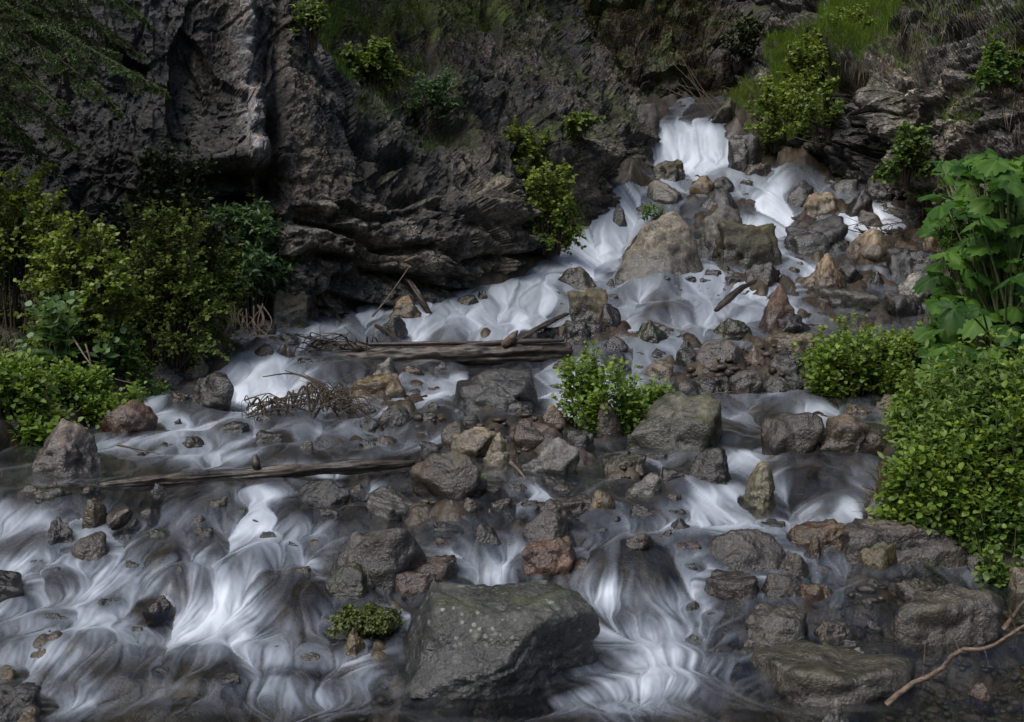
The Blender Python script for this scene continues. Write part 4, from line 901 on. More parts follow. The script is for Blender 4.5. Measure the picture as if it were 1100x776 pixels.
# outcrop and steep hillside on the right
RC = [
 [(770,182,25.2),(778,140,26.0),(788,100,28),(800,50,30),(806,-20,32),(812,-140,34),(812,-420,36)],
 [(800,194,23.8),(806,150,24.6),(816,105,25.8),(832,62,27.6),(850,0,29.5),(862,-110,31.5),(862,-380,33)],
 [(846,206,22.9),(848,160,23.2),(852,118,23.9),(868,72,25.4),(896,12,27),(918,-95,29),(918,-350,31)],
 [(900,216,21.8),(900,165,22.0),(902,118,22.2),(910,74,22.7),(944,18,25),(974,-90,27.5),(974,-340,30)],
 [(960,230,20.3),(958,175,20.9),(952,125,21.1),(950,84,21.2),(985,22,23),(1014,-90,26),(1014,-340,28)],
 [(1012,268,18.4),(1002,192,19.0),(1000,140,19.3),(1006,88,19.8),(1028,28,21),(1056,-90,24),(1056,-340,26)],
 [(1065,348,15.4),(1056,232,16.6),(1054,160,17.4),(1060,98,18.1),(1076,28,19.2),(1100,-90,22),(1100,-340,24)],
 [(1150,440,12.5),(1132,285,14.4),(1124,180,15.8),(1124,100,16.7),(1134,28,17.7),(1154,-90,20),(1160,-340,22)],
 [(1330,500,10),(1300,310,12.6),(1285,180,14.2),(1285,100,15.2),(1295,28,16.2),(1305,-90,18.2),(1320,-340,20)],
 [(1700,640,7.5),(1650,350,9.5),(1620,180,11),(1600,100,12),(1600,28,13),(1600,-90,15),(1600,-340,16)],
]
N2, M2 = 360, 520
Pr, nr = sheet(RC, N2, M2)
px, py = proj(Pr); X_, Y_, Z_ = Pr[...,0], Pr[...,1], Pr[...,2]
grassy = np.clip(band(px, py, [(815,150),(845,105),(880,55),(930,10),(960,-60)], 34)+.8*band(px, py, [(1060,60),(1100,40)], 24), 0, 1)
rk = 1-.8*grassy
disp = .45*fbm(X_*.5, Y_*.5, Z_*.5, 3) + rk*(.08*fbm(X_*1.8, Y_*1.8, Z_*1.8, 4, .55)) + .08*fbm(X_*2.2, Y_*2.2, Z_*2.2, 4)
wx = .35*perlin(X_*.8, Y_*.8, Z_*.8)
disp = disp + (.25+.75*rk)*(.34*facets(X_*1.3+Y_*.6+Z_*.4+wx, Z_*1.1-X_*.4-wx, 3, .9) + .12*facets(X_*3.4+Y_*1.5+wx, Z_*3.2-X_-wx, 41, .9) + .05*facets(X_*8+Y_*3, Z_*8+wx, 87, .9))
cd, sd = math.cos(math.radians(52)), math.sin(math.radians(52))
uu = X_*cd - Z_*sd; ww = X_*sd + Z_*cd
stair = ww*1.25+.6*perlin(uu*.5, ww*.8, Y_*.2); fr_ = stair-np.floor(stair)
disp = disp + rk*.36*(sstep(0, .7, fr_)-sstep(.84, 1.0, fr_)-.3)
v1, v2, vv = voronoi2(X_*1.5+.5*perlin(X_, Y_, Z_)+Y_*.5, Z_*1.4+.5*perlin(Z_, X_, Y_)+.6*X_)
disp = disp + rk*(.34*(vv-.5) - .2*np.exp(-((v2-v1)/.06)**2))
v1b, v2b, vvb = voronoi2(X_*3.6+.4*perlin(X_*2, Y_*2, Z_*2)+Y_, Z_*3.1+.9*X_, 55)
disp = disp + rk*(.12*(vvb-.5) - .07*np.exp(-((v2b-v1b)/.07)**2)) + .06*ridged(X_*5, Y_*5, Z_*5, 3)*rk
disp = disp + .7*band(px, py, [(906,62),(935,84),(965,118),(992,158),(1006,196)], 12) - .7*band(px, py, [(928,104),(952,130),(970,160),(985,196)], 9)
disp = disp + .45*band(px, py, [(905,55),(915,80)], 10) - .5*band(px, py, [(845,170),(870,180),(895,172)], 10) + .45*band(px, py, [(905,130),(900,165)], 24)
disp = disp - .7*band(px, py, [(998,215),(1008,245),(1004,275)], 10) + .4*band(px, py, [(1012,170),(1018,195)], 10) - .5*band(px, py, [(940,40),(970,55),(985,70)], 9)
disp = disp - disp.mean() - .1
Pr2 = Pr + nr*disp[..., None]
n3 = np.cross(np.gradient(Pr2, axis=1), np.gradient(Pr2, axis=0)); n3 /= np.linalg.norm(n3, axis=-1)[..., None]+1e-9
if n3[..., 1].mean() > 0: n3 = -n3
tanp = np.clip(.9*band(px, py, [(960,75),(1000,110),(1010,140)], 22)+1.*band(px, py, [(1000,165),(1020,195)], 13)+.5*band(px, py, [(905,92),(925,110)], 12)+.6*band(px,py,[(818,70),(822,95)],6)+.5*band(px, py, [(1040,110),(1060,190)], 26), 0, 1)
wet_shade = np.clip(.85*band(px, py, [(860,180),(910,160),(940,175)], 24)+.5*band(px, py, [(930,120),(975,185)], 12), 0, 1)
mossp = np.clip(grassy + np.clip(n3[...,2]*.9-.35+.5*fbm(X_*.9, Y_*.9, Z_*.9, 4), 0, .8), 0, 1)
me = mesh_np('hillside', Pr2.reshape(-1, 3), grid_faces(N2, M2), {'pale': .5*band(px, py, [(918,95),(925,110)], 8), 'tan': tanp, 'wet': wet_shade, 'moss': mossp}, False)
hill = link('hillside', me, cliff_mat('hillside_rock', (.045,.044,.043), (.14,.132,.122), (.22,.19,.15), (.040,.032,.020))); tag(hill, kind='structure')
S_HILL = Pr2

# the ravine closing the view behind the top fall
BC = []
for xx, dd in ((430,29),(540,29),(620,28.5),(690,28),(745,28.5),(790,29),(850,31),(930,34)):
    base = 185 if xx < 700 or xx > 775 else 150
    BC.append([(xx,base,dd),(xx-4,110,dd+.4+.004*abs(xx-760)),(xx-14,60,dd+1.4),(xx-26,10,dd+2.6),(xx-40,-60,dd+4),(xx-60,-200,dd+6),(xx-80,-460,dd+8)])
N3_, M3_ = 220, 340
Pb, nb = sheet(BC, N3_, M3_)
px, py = proj(Pb); X_, Y_, Z_ = Pb[...,0], Pb[...,1], Pb[...,2]
disp = .4*facets(X_*.9+.4*perlin(X_,Y_,Z_), Z_*.8, 9, .9)+.14*facets(X_*2.6, Z_*2.4, 33, .9)+.5*fbm(X_*.4, Y_*.4, Z_*.4, 4)+.25*ridged(X_*1.2, Y_*1.2, Z_*1.2, 4)
v1, v2, vv = voronoi2(X_*1.1+.5*perlin(X_, Y_, Z_), Z_*.9+.5*perlin(Z_, X_, Y_))
disp = disp + .5*(vv-.5)*sstep(770, 800, px) - .25*np.exp(-((v2-v1)/.07)**2)
disp = disp + .9*band(px, py, [(800,40),(805,70),(840,40),(835,10)], 20)
Pb2 = Pb + nb*disp[..., None]
me = mesh_np('ravine', Pb2.reshape(-1, 3), grid_faces(N3_, M3_), {'pale': px*0, 'tan': .5*band(px, py, [(700,90),(760,110)], 20), 'wet': .5*band(px, py, [(690,80),(760,100)], 20), 'moss': np.clip(.55*sstep(785, 740, px)+.5*fbm(X_*.7, Y_*.7, Z_*.7, 3), 0, .9)}, False)
rav = link('ravine_slope', me, cliff_mat('ravine_rock', (.028,.026,.024), (.075,.066,.058), (.09,.068,.048), (.036,.026,.014))); tag(rav, kind='structure')
S_RAV = Pb2

def on_sheet(S, px, py):
    a, b = proj(S); return S.reshape(-1, 3)[np.argmin(((a-px)**2+(b-py)**2 + (S[...,1]-S[...,1].min())*.02).ravel())]
# ------------------------------------------------------------------ plants
PR = np.random.default_rng(23)
def unit(a): return a/(np.linalg.norm(a, axis=-1, keepdims=True)+1e-9)

def leaf_template(ws, fold=.25, droop=.25, teeth=0):
    """a creased leaf: ws = half-widths along the length"""
    k = len(ws); V = []; Fq = []
    for i, w in enumerate(ws):
        y = i/(k-1); z = -droop*y*y
        V += [(-w, y-(.04*(i % 2) if teeth else 0), z+fold*w), (0, y, z), (w, y-(.04*(i % 2) if teeth else 0), z+fold*w)]
    for i in range(k-1):
        a = i*3
        Fq += [(a, a+1, a+4, a+3), (a+1, a+2, a+5, a+4)]
    return np.array(V, float), np.array(Fq)
OVATE = leaf_template([.02, .30, .40, .30, .015], .3, .25)
ROUND = leaf_template([.06, .42, .50, .36, .03], .2, .3)
LANCE = leaf_template([.02, .15, .19, .13, .01], .35, .35)
TINY = (np.array([(0,0,0), (-.38,.5,.08), (0,1,-.12), (.38,.5,.08)], float), np.array([(0,3,2,1)]))
def palmate():
    V = [(0, .0, 0)]; Fs = []
    n = 72; rings = 4
    th = np.linspace(-2.75, 2.75, n)
    lob = np.abs(np.cos(th*1.25))**.8                      # five lobes
    r = (.42+.58*lob)*(.72+.28*np.cos(th*.42)**2)
    r = r*(1+.07*np.sign(np.sin(th*21))*np.abs(np.sin(th*21))**.5)
    for k in range(1, rings+1):
        f = k/rings
        for i in range(n):
            rr = r[i]*f if k == rings else min(r[i]*f*1.02, r[i])
            fold = .10*f*(lob[i]-.5)*-1
            V.append((rr*math.sin(th[i])*.62, .22+rr*math.cos(th[i])*.62, fold-.26*(rr*.8)**2+.03*math.sin(5*th[i]+k)))
    V[0] = (0, .22, 0)
    F3 = [(0, 1+i+1, 1+i) for i in range(n-1)]
    F4 = []
    for k in range(rings-1):
        for i in range(n-1):
            a = 1+k*n+i; F4.append((a, a+1, a+n+1, a+n))
    return np.array(V, float), np.array(F3), np.array(F4)
PALM = palmate()
_a = np.arctan2(PALM[0][:,0], PALM[0][:,1]-.22); _r = np.hypot(PALM[0][:,0], PALM[0][:,1]-.22)
PALM_TONE = .34*np.exp(-((np.abs(np.mod(_a*1.25+math.pi/2, math.pi)-math.pi/2))/.16)**2) - .16*_r/.6*np.abs(np.sin(_a*7)) + .10*np.sin(_a*9+_r*14)

def stamp(T, P, A, U, S, tone):
    V = T[0]; N = len(P); k = len(V)
    A = unit(A); X = unit(np.cross(A, U)); U2 = np.cross(X, A)
    S = np.asarray(S).reshape(-1, 1, 1)
    co = P[:, None, :] + S*(V[None, :, 0:1]*X[:, None, :] + V[None, :, 1:2]*A[:, None, :] + V[None, :, 2:3]*U2[:, None, :])
    fs = [(f[None, :, :]+(np.arange(N)*k)[:, None, None]).reshape(-1, f.shape[1]) for f in T[1:]]
    return co.reshape(-1, 3), fs, np.repeat(tone, k)

def tubes(S, r0, r1, sides=5, prof=None):
    """S (N,K,3) polylines -> tapered tubes"""
    N, K, _ = S.shape
    T = unit(np.gradient(S, axis=1))
    ref = np.where(np.abs(T[..., 2:3]) > .9, np.array([1., 0, 0]), np.array([0, 0, 1.]))
    X = unit(np.cross(T, ref)); Y = np.cross(X, T)
    t = np.linspace(0, 1, K)[None, :, None, None]
    r0 = np.broadcast_to(np.asarray(r0, float), (N,)).reshape(N, 1, 1, 1); r1 = np.broadcast_to(np.asarray(r1, float), (N,)).reshape(N, 1, 1, 1)
    R = r0+(r1-r0)*t
    a = np.arange(sides)*2*math.pi/sides
    co = S[:, :, None, :] + R*(np.cos(a)[None, None, :, None]*X[:, :, None, :]+np.sin(a)[None, None, :, None]*Y[:, :, None, :])
    i = np.arange(K-1)[:, None]*sides; j = np.arange(sides)[None, :]; j2 = (j+1) % sides
    f = np.stack([i+j, i+j2, i+sides+j2, i+sides+j], -1).reshape(-1, 4)
    f = (f[None]+(np.arange(N)*K*sides)[:, None, None]).reshape(-1, 4)
    return co.reshape(-1, 3), f

def leaf_mat(name, dark, light, trans=.3, rough=.5, spec=.35):
    n = NT(name); tc = n.n('ShaderNodeTexCoord')
    t = n.attr('tone'); v = n.noise(tc.outputs['Object'], 14, 2, .5)
    c = n.mix(n.math('ADD', t, n.math('MULTIPLY', n.math('SUBTRACT', v, .5), .35), True), dark, light)
    b = n.bsdf(c, rough, None, spec)
    tl = n.n('ShaderNodeBsdfTranslucent'); n.put(tl.inputs[0], n.mix(1., c, (1.15, 1.25, .55), 'MULTIPLY'))
    m = n.n('ShaderNodeMixShader'); m.inputs[0].default_value = trans; n.t.links.new(b, m.inputs[1]); n.t.links.new(tl.outputs[0], m.inputs[2])
    return n.done(m.outputs[0])
def bark_mat(name, c0, c1, scale=30, wet=0):
    n = NT(name); tc = n.n('ShaderNodeTexCoord'); P = tc.outputs['Object']
    a = n.noise(P, scale, 5, .65); g = n.noise(n.vec(P, (.12, 1, 1)), scale*2.2, 5, .7)
    c = n.mix(n.ramp(n.math('ADD', n.math('MULTIPLY', a, .5), n.math('MULTIPLY', g, .5)), (.38, 0.), (.62, 1.)), c0, c1)
    return n.done(n.bsdf(c, .75-.35*wet, n.bump(n.math('ADD', a, g), .8, .012), .3+.2*wet))
M_STEM = bark_mat('green_stem', (.055,.075,.025), (.12,.15,.055), 40)
M_TWIG = bark_mat('brown_twig', (.035,.024,.017), (.10,.075,.052), 40)
M_DEAD = bark_mat('dead_wood', (.045,.032,.023), (.17,.125,.085), 22)
M_LOG = bark_mat('wet_log', (.008,.0065,.005), (.050,.035,.024), 9, .8)
M_BARE = bark_mat('bare_branch', (.045,.032,.025), (.20,.145,.11), 24)
L_HERB = leaf_mat('herb_leaf', (.045,.095,.012), (.20,.27,.035), .34)
L_HERB2 = leaf_mat('bank_herb_leaf', (.040,.085,.016), (.15,.22,.038), .34)
L_SHRUB = leaf_mat('shrub_leaf', (.050,.082,.014), (.18,.245,.042), .34)
L_TIPS = leaf_mat('tip_leaf', (.055,.095,.015), (.24,.30,.045), .36)
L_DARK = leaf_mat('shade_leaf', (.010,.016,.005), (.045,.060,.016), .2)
L_GREY = leaf_mat('grey_green_leaf', (.042,.088,.03), (.135,.215,.085), .34)
L_PALM = leaf_mat('broad_leaf', (.020,.060,.008), (.080,.165,.022), .36, .55, .25)
L_GRASS = leaf_mat('grass_blade', (.045,.085,.014), (.18,.25,.05), .34)
L_STRAW = leaf_mat('dry_grass', (.05,.038,.018), (.17,.13,.065), .2)
L_NEEDLE = leaf_mat('needle', (.018,.042,.012), (.13,.20,.05), .15, .5)
L_MOSS = leaf_mat('moss_leaf', (.025,.042,.008), (.105,.125,.022), .2)

class Plant:
    def __init__(s): s.v = []; s.f = []; s.t = []; s.n = 0; s.sv = []; s.sf = []; s.sn = 0
    def leaves(s, T, P, A, U, S, tone):
        if len(P) == 0: return
        co, fs, t = stamp(T, P, A, U, S, tone); s.v.append(co); s.t.append(t); s.f += [f+s.n for f in fs]; s.n += len(co)
    def stems(s, S, r0, r1, sides=4):
        co, f = tubes(S, r0, r1, sides); s.sv.append(co); s.sf.append(f+s.sn); s.sn += len(co)
    def build(s, root, mat, smat, fol='foliage', st='stem'):
        loc = np.array(root.location)
        def byk(fs):
            out = {}
            for f in fs: out.setdefault(f.shape[1], []).append(f)
            return [np.concatenate(x) for x in out.values()]
        if s.v:
            me = mesh_np(fol, np.concatenate(s.v)-loc, byk(s.f), {'tone': np.concatenate(s.t)}); link(fol, me, mat, root)
        if s.sv:
            me = mesh_np(st, np.concatenate(s.sv)-loc, byk(s.sf)); link(st, me, smat, root)

def bez(a, b, c, K):
    t = np.linspace(0, 1, K)[None, :, None]
    return (1-t)**2*a[:, None]+2*t*(1-t)*b[:, None]+t*t*c[:, None]
def along(S, t):
    """S (N,K,3), t (N,) -> point, direction"""
    N, K, _ = S.shape; q = np.clip(t*(K-1), 0, K-1.001); i = q.astype(int); f = (q-i)[:, None]; n = np.arange(N)
    return S[n, i]*(1-f)+S[n, i+1]*f, unit(S[n, i+1]-S[n, i])

def spot(px0, px1, py1, d=None, G=None):
    cx = (px0+px1)/2
    if d is None: x, d, z = ray_hit(cx, py1, BED_FULL if G is None else G)
    else: x = (cx-CX)/F*d; z = H+(HY-py1)*d/F
    return x, d, z

def bush(name, label, cat, box_, d, nst, ntw, nlf, size, T, mat, smat=None, group=None, deep=.8, lean=(0,0), stemr=.009, tipbias=.5, flat=.6, twl=.28, base=None, fill=.25):
    """woody shrub: stems rise from one foot and spread, twigs carry the leaves"""
    x0, x1, y0, y1 = box_
    bx_, d, bz_ = spot(x0, x1, y1, d)
    if base is not None: bx_, d, bz_ = base
    W = (x1-x0)*d/F; Ht = (y1-y0)*d/F; Dp = W*deep
    root = empty(name, (bx_, d, bz_), label, cat, group)
    p = Plant(); c = np.array([bx_, d, bz_])
    u = PR.uniform(-1, 1, (nst, 3)); u[:, 2] = PR.uniform(fill, 1, nst)
    rad = np.sqrt(np.clip(1-(.85*u[:, 2])**2, .1, 1))
    foot = c + np.stack([u[:,0]*W*.16, u[:,1]*Dp*.16, PR.uniform(-.08, 0, nst)], 1)
    tip = c + np.stack([u[:,0]*W*.5*rad+lean[0]*u[:,2], u[:,1]*Dp*.5*rad+lean[1]*u[:,2], u[:,2]*Ht], 1)
    mid = (foot+tip)/2 + np.stack([-u[:,0]*W*.10, -u[:,1]*Dp*.10, .18*Ht*np.ones(nst)], 1) + PR.normal(size=(nst,3))*.04*W
    S = bez(foot, mid, tip, 9)
    p.stems(S, stemr, stemr*.3)
    idx = np.repeat(np.arange(nst), ntw); t = PR.uniform(.28, 1, len(idx))**.8
    a, dr = along(S[idx], t)
    out = unit(a-(c+np.array([0,0,Ht*.25])))
    td = unit(dr*.5+out*.55+PR.normal(size=a.shape)*.55+np.array([0,0,.2]))
    ln = twl*PR.uniform(.5, 1.1, len(idx))*(1.1-.5*t)
    tipt = a+td*ln[:, None]
    T_ = bez(a, a+td*ln[:, None]*.5+np.array([0,0,.03]), tipt, 5)
    p.stems(T_, stemr*.35, stemr*.15, 3)
    i2 = np.repeat(np.arange(len(idx)), nlf); t2 = np.tile(np.linspace(.15, 1, nlf), len(idx)) + PR.normal(size=len(i2))*.05
    q, dd = along(T_[i2], np.clip(t2, 0, 1))
    sd = np.where(np.arange(len(i2)) % 2, 1., -1.)[:, None]
    side = unit(np.cross(dd, np.array([0, 0, 1.])+PR.normal(size=dd.shape)*.5))*sd
    A = unit(dd*.5+side*.9+PR.normal(size=dd.shape)*.3)
    U = unit(np.array([0, -.35, 1.])*flat+PR.normal(size=dd.shape)*.45+.3*unit(q-c))
    hgt = np.clip((q[:, 2]-bz_)/max(Ht, .01), 0, 1)
    tone = np.clip(PR.normal(.32, .2, len(q)) + tipbias*(t2-.5)*.6 + .25*(hgt-.5) + np.repeat(PR.normal(0, .16, len(idx)), nlf), 0, 1)
    p.leaves(T, q, A, U, size*PR.uniform(.55, 1.15, len(q)), tone)
    p.build(root, mat, smat or M_TWIG)
    return root

def herbs(name, label, cat, boxes, nper, size, T, mat, group=None, npair=7, deep=.7, d=None, flower=False, hvar=.45, lean=.18, stemr=.0045, G=None, twigs=True):
    """leafy upright stalks; boxes = [(x0,x1,ytop,ybase)] patches that belong to one plant"""
    x0, x1, y0, y1 = boxes[0]
    bx_, dd0, bz_ = spot(x0, x1, y1, d, G)
    root = empty(name, (bx_, dd0, bz_), label, cat, group); p = Plant()
    for (x0, x1, y0, y1) in boxes:
        bx_, d_, bz_ = spot(x0, x1, y1, d, G)
        W = (x1-x0)*d_/F; Ht = (y1-y0)*d_/F; Dp = W*deep; n = nper
        ux = PR.uniform(-.5, .5, n); uy = PR.uniform(-.35, .65, n)
        gx = bx_+ux*W*.8; gy = d_+uy*Dp
        gz = floor_z(gx, gy, BED_FULL) if d is None and G is None else np.full(n, bz_)
        foot = np.stack([gx, gy, gz-.03], 1)
        hh = Ht*PR.uniform(1-hvar, 1.0, n)*(1-.45*np.abs(ux*2)**2.5)*np.clip(.86+.42*perlin(gx*3.1+7, gy*3.1, gx*0), .5, 1.15)
        tip = foot + np.stack([ux*W*.25+PR.normal(0, lean, n)*hh*.6, PR.normal(0, lean, n)*hh*.5-.05*hh, hh+.03], 1)
        mid = (foot+tip)/2 + PR.normal(size=(n, 3))*.04*Ht + np.array([0, 0, .08*Ht])
        S = bez(foot, mid, tip, 8); p.stems(S, stemr, stemr*.5, 4)
        m = npair; idx = np.repeat(np.arange(n), m*2)
        k = np.tile(np.repeat(np.arange(m), 2), n); sgn = np.tile(np.array([1., -1.]*m), n)
        t = np.clip(.12+.88*((k+.6)/m)**.85 + PR.normal(0, .02, len(k)), 0, 1)
        a, dr = along(S[idx], t)
        az = k*1.57+np.repeat(PR.uniform(0, 6.3, n), m*2)+PR.normal(0, .35, len(k))
        ho = np.stack([np.cos(az)*sgn, np.sin(az)*sgn, np.zeros(len(k))], 1)
        A = unit(ho+np.array([0, 0, .35])+dr*.25+PR.normal(size=a.shape)*.22)
        U = unit(np.array([0, -.25, 1.])-ho*.25+PR.normal(size=a.shape)*.25)
        s = size*(1.15-.6*t)*PR.uniform(.6, 1.2, len(k))
        tone = np.clip(PR.normal(.28, .15, len(k))+.5*(t-.5)+np.repeat(PR.normal(0, .12, n), m*2), 0, 1)
        p.leaves(T, a+ho*(.25*size), A, U, s, tone)
        # side shoots
        if twigs:
            j = np.repeat(np.arange(n), m*5); t3 = PR.uniform(.3, 1, len(j)); b, dr = along(S[j], t3)
            w = unit(PR.normal(size=b.shape)+np.array([0, 0, .5])); off = w*(size*PR.uniform(.3, 1.7, len(j)))[:, None]
            p.leaves(T, b+off, unit(w+PR.normal(size=b.shape)*.4), unit(np.array([0, -.3, 1.])+PR.normal(size=b.shape)*.35), size*PR.uniform(.4, .95, len(j)), np.clip(PR.normal(.3, .18, len(j))+.4*(t3-.5), 0, 1))
        # crown of young leaves
        j = np.repeat(np.arange(n), 7); b = S[j, -1]+PR.normal(size=(len(j), 3))*size*.25
        w = unit(PR.normal(size=b.shape)*np.array([1, 1, .4])+np.array([0, 0, .8]))
        p.leaves(T, b, w, unit(PR.normal(size=b.shape)+np.array([0, -.5, .6])), size*PR.uniform(.25, .5, len(j)), np.clip(PR.normal(.75, .15, len(j)), 0, 1))
    p.build(root, mat, M_STEM)
    return root

def grass_np(P, L, lean, K=5, w=.004, spread=.5, tonebase=.4):
    """blades from points P (N,3), lengths L, lean (3,)"""
    N = len(P); az = PR.uniform(0, 6.28, N); o = np.stack([np.cos(az), np.sin(az), np.zeros(N)], 1)*PR.uniform(.1, 1, N)[:, None]*spread+np.array(lean)
    t = np.linspace(0, 1, K)[None, :, None]; L = L[:, None, None]
    C = P[:, None, :] + L*(t*np.array([0, 0, 1.])*(1-.45*t*np.linalg.norm(o, axis=1)[:, None, None]) + t*t*o[:, None, :])
    sdv = unit(np.cross(o+np.array([0, 0, .01]), np.array([0, 0, 1.]))+PR.normal(size=(N, 3))*.4)[:, None, :]
    wd = w*(1-t**1.5)*np.ones((N, 1, 1)) + .0004
    V = np.stack([C-sdv*wd, C+sdv*wd], 2).reshape(N, K*2, 3)
    i = np.arange(K-1)*2; f = np.stack([i, i+1, i+3, i+2], 1)
    fs = (f[None]+(np.arange(N)*K*2)[:, None, None]).reshape(-1, 4)
    return V.reshape(-1, 3), fs, np.repeat(np.clip(PR.normal(tonebase, .2, N), 0, 1), K*2)
def grass(name, pts, L, lean, mat, label, w=.004, spread=.5, kind=None, cat='grass', group=None, tone=.4):
    v, f, t = grass_np(pts, L, lean, 5, w, spread, tone)
    base = pts.mean(0); me = mesh_np(name, v-base, f, {'tone': t}); o = link(name, me, mat); o.location = base
    tag(o, label, cat, group, kind); return o
def sheet_pts(S, regions, n, jitter=.0):
    """random surface points whose photo position falls near the given (cx,cy,rx,ry)"""
    a, b = proj(S); Q = S.reshape(-1, 3); a = a.ravel(); b = b.ravel(); out_ = []
    for (cx, cy, rx, ry, k) in regions:
        idx = np.nonzero(((a-cx)/rx)**2+((b-cy)/ry)**2 < 1)[0]
        if len(idx): out_.append(Q[PR.choice(idx, int(n*k))])
    P = np.concatenate(out_); return P+PR.normal(size=P.shape)*jitter

# --- left bank
bush('shrub','pale green leafy shrub at the left edge of the bank under the spruce','shrub',(-70,105,188,352),None,60,16,9,.058,OVATE,L_TIPS,deep=.6,twl=.34)
bush('shrub','olive brown twiggy shrub in the middle of the left bank','shrub',(95,245,222,402),None,100,18,9,.045,OVATE,L_SHRUB,deep=.6,twl=.30,fill=.12)
bush('shrub','fresh green shrub filling the gap between the left edge shrub and the olive shrub','shrub',(28,150,236,392),None,70,15,9,.05,OVATE,L_TIPS,deep=.5,twl=.28,fill=.1)
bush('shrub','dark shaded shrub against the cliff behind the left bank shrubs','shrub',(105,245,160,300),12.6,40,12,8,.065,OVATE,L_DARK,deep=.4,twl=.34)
bush('shrub','grey green narrow leaved shrub overhanging the left pool by the cliff','shrub',(205,318,222,345),None,56,15,9,.095,LANCE,L_GREY,deep=.8,twl=.30)
bush('shrub','bright small leaved shrub between the olive shrub and the overhanging one','shrub',(178,268,262,372),None,60,15,9,.046,OVATE,L_SHRUB,deep=.7,tipbias=.8)
herbs('cow_parsnip','lobed leaved plant rising above the herbs at the left bank','plant',[(30,112,308,402)],22,.17,ROUND,L_GREY,npair=4,twigs=False)
herbs('herb','light green herb clump at the far left behind the pointed boulder','plant',[(-30,70,392,455)],90,.07,OVATE,L_HERB,npair=6)
herbs('herb','light green herb clump between pointed boulder and small yellow stone','plant',[(60,142,396,450)],64,.065,OVATE,L_HERB,npair=6)
herbs('herb','tall thin herb stalks beside the golden block on the left bank','plant',[(122,170,362,412)],30,.055,OVATE,L_HERB2,npair=7)
# --- right bank
def parsnip(name, label, foot, targets, size):
    root = empty(name, foot, label, 'plant'); p = Plant(); c = np.array(foot)
    tips = np.array([((px-CX)/F*d, d, H+(HY-py)*d/F) for px, py, d in targets])
    n = len(tips); base = c+PR.normal(size=(n, 3))*np.array([.12, .12, .02])
    mid = (base+tips)/2+np.array([0, .05, .25])
    S = bez(base, mid, tips, 8); p.stems(S, .011, .006, 6)
    A = unit(np.stack([PR.normal(-.25, .5, n), PR.normal(-.75, .3, n), PR.normal(-.25, .25, n)], 1))
    U = unit(np.stack([PR.normal(-.1, .25, n), PR.normal(-.6, .2, n), np.full(n, .8)], 1))
    p.leaves(PALM, tips, A, U, size*PR.uniform(.5, 1.15, n), np.clip(PR.normal(.42, .3, n), 0, 1))
    p.t[-1] = np.clip(p.t[-1]+np.tile(PALM_TONE, n), 0, 1)
    p.build(root, L_PALM, M_STEM)
px_ = [(1030,250),(1062,215),(1095,205),(1120,225),(1045,285),(1080,262),(1108,280),(1025,312),(1060,320),(1092,330),(1035,350),(1072,372),(1105,378),(1135,300),(1140,360),(1010,345),(1000,372),(1040,395),(1078,225),(1052,236),(1110,240),(1075,300),(1025,280),(1050,190),(1090,182),(1125,195),(1060,350),(1090,300),(1120,330),(1012,392),(1150,250),(1075,410),(1045,262),(1098,355)]
px_ += [(x, y) for x in (1000,1022,1046,1070,1096) for y in (398,424,448)]
parsnip('cow_parsnip','tall plant with large lobed bright green leaves at the right edge',spot(1085,1095,440,8.4),[(max(x+20+PR.normal()*(4+6*q), 1012), max(y-20+PR.normal()*6*q, 172), 8.1+.15*q+PR.uniform(-.5, .5)+.002*(390-y)) for q in range(12) for x, y in px_],.32)
herbs('herb','thicket of yellow green leafy stalks on the right bank under the large leaves','plant',[(990,1050,425,572),(1035,1115,400,560),(976,1024,440,562),(958,990,478,566),(962,1012,392,482),(1060,1160,385,545)],36,.054,OVATE,L_HERB,npair=12,hvar=.6,lean=.22)
herbs('herb','taller pale stalks with narrow leaves standing above the right bank thicket','plant',[(975,1060,368,540),(1040,1110,350,520)],34,.075,LANCE,L_HERB2,npair=12,hvar=.55,lean=.3)
herbs('herb','round bright green bush of small leaves beside the right of the stream','plant',[(878,962,332,428),(930,990,340,420)],110,.06,ROUND,L_HERB,npair=8,hvar=.6,lean=.4)
herbs('herb','low green herbs at the far right edge above the purple grey block','plant',[(1050,1120,540,606),(1085,1150,520,612)],60,.045,ROUND,L_HERB2,npair=4)
herbs('flowering_herb','white flowered stalks beside the large lobed leaves','plant',[(1012,1040,200,290)],10,.05,LANCE,L_HERB2,npair=6,d=9.0)
# --- midstream and small
herbs('herb','tall bright green plant growing out of the midstream rock pile','plant',[(610,688,338,464)],34,.066,OVATE,L_HERB,npair=11,hvar=.6,lean=.06,stemr=.006)
herbs('herb','short bright green plant beside the sloping olive slab','plant',[(690,720,408,446)],14,.07,OVATE,L_HERB,npair=5,lean=.14)
herbs('herb','little green sprig on the dark brown mossy midstream rock','plant',[(494,514,506,522)],9,.04,OVATE,L_HERB2,npair=3,d=7.35)
herbs('herb','small green sprigs in front of the large pale upper boulder','plant',[(716,740,268,292)],12,.07,OVATE,L_HERB,npair=4,d=17.0)
herbs('herb','small green sprig on top of the large pale upper boulder','plant',[(690,712,215,236)],9,.07,OVATE,L_HERB2,npair=4,d=19.0)
bush('moss_cushion','green cushion of moss on the low rock left of the great boulder','moss',(352,434,657,675),5.5,90,10,8,.017,OVATE,L_MOSS,deep=.8,twl=.035,stemr=.0015,fill=.0)
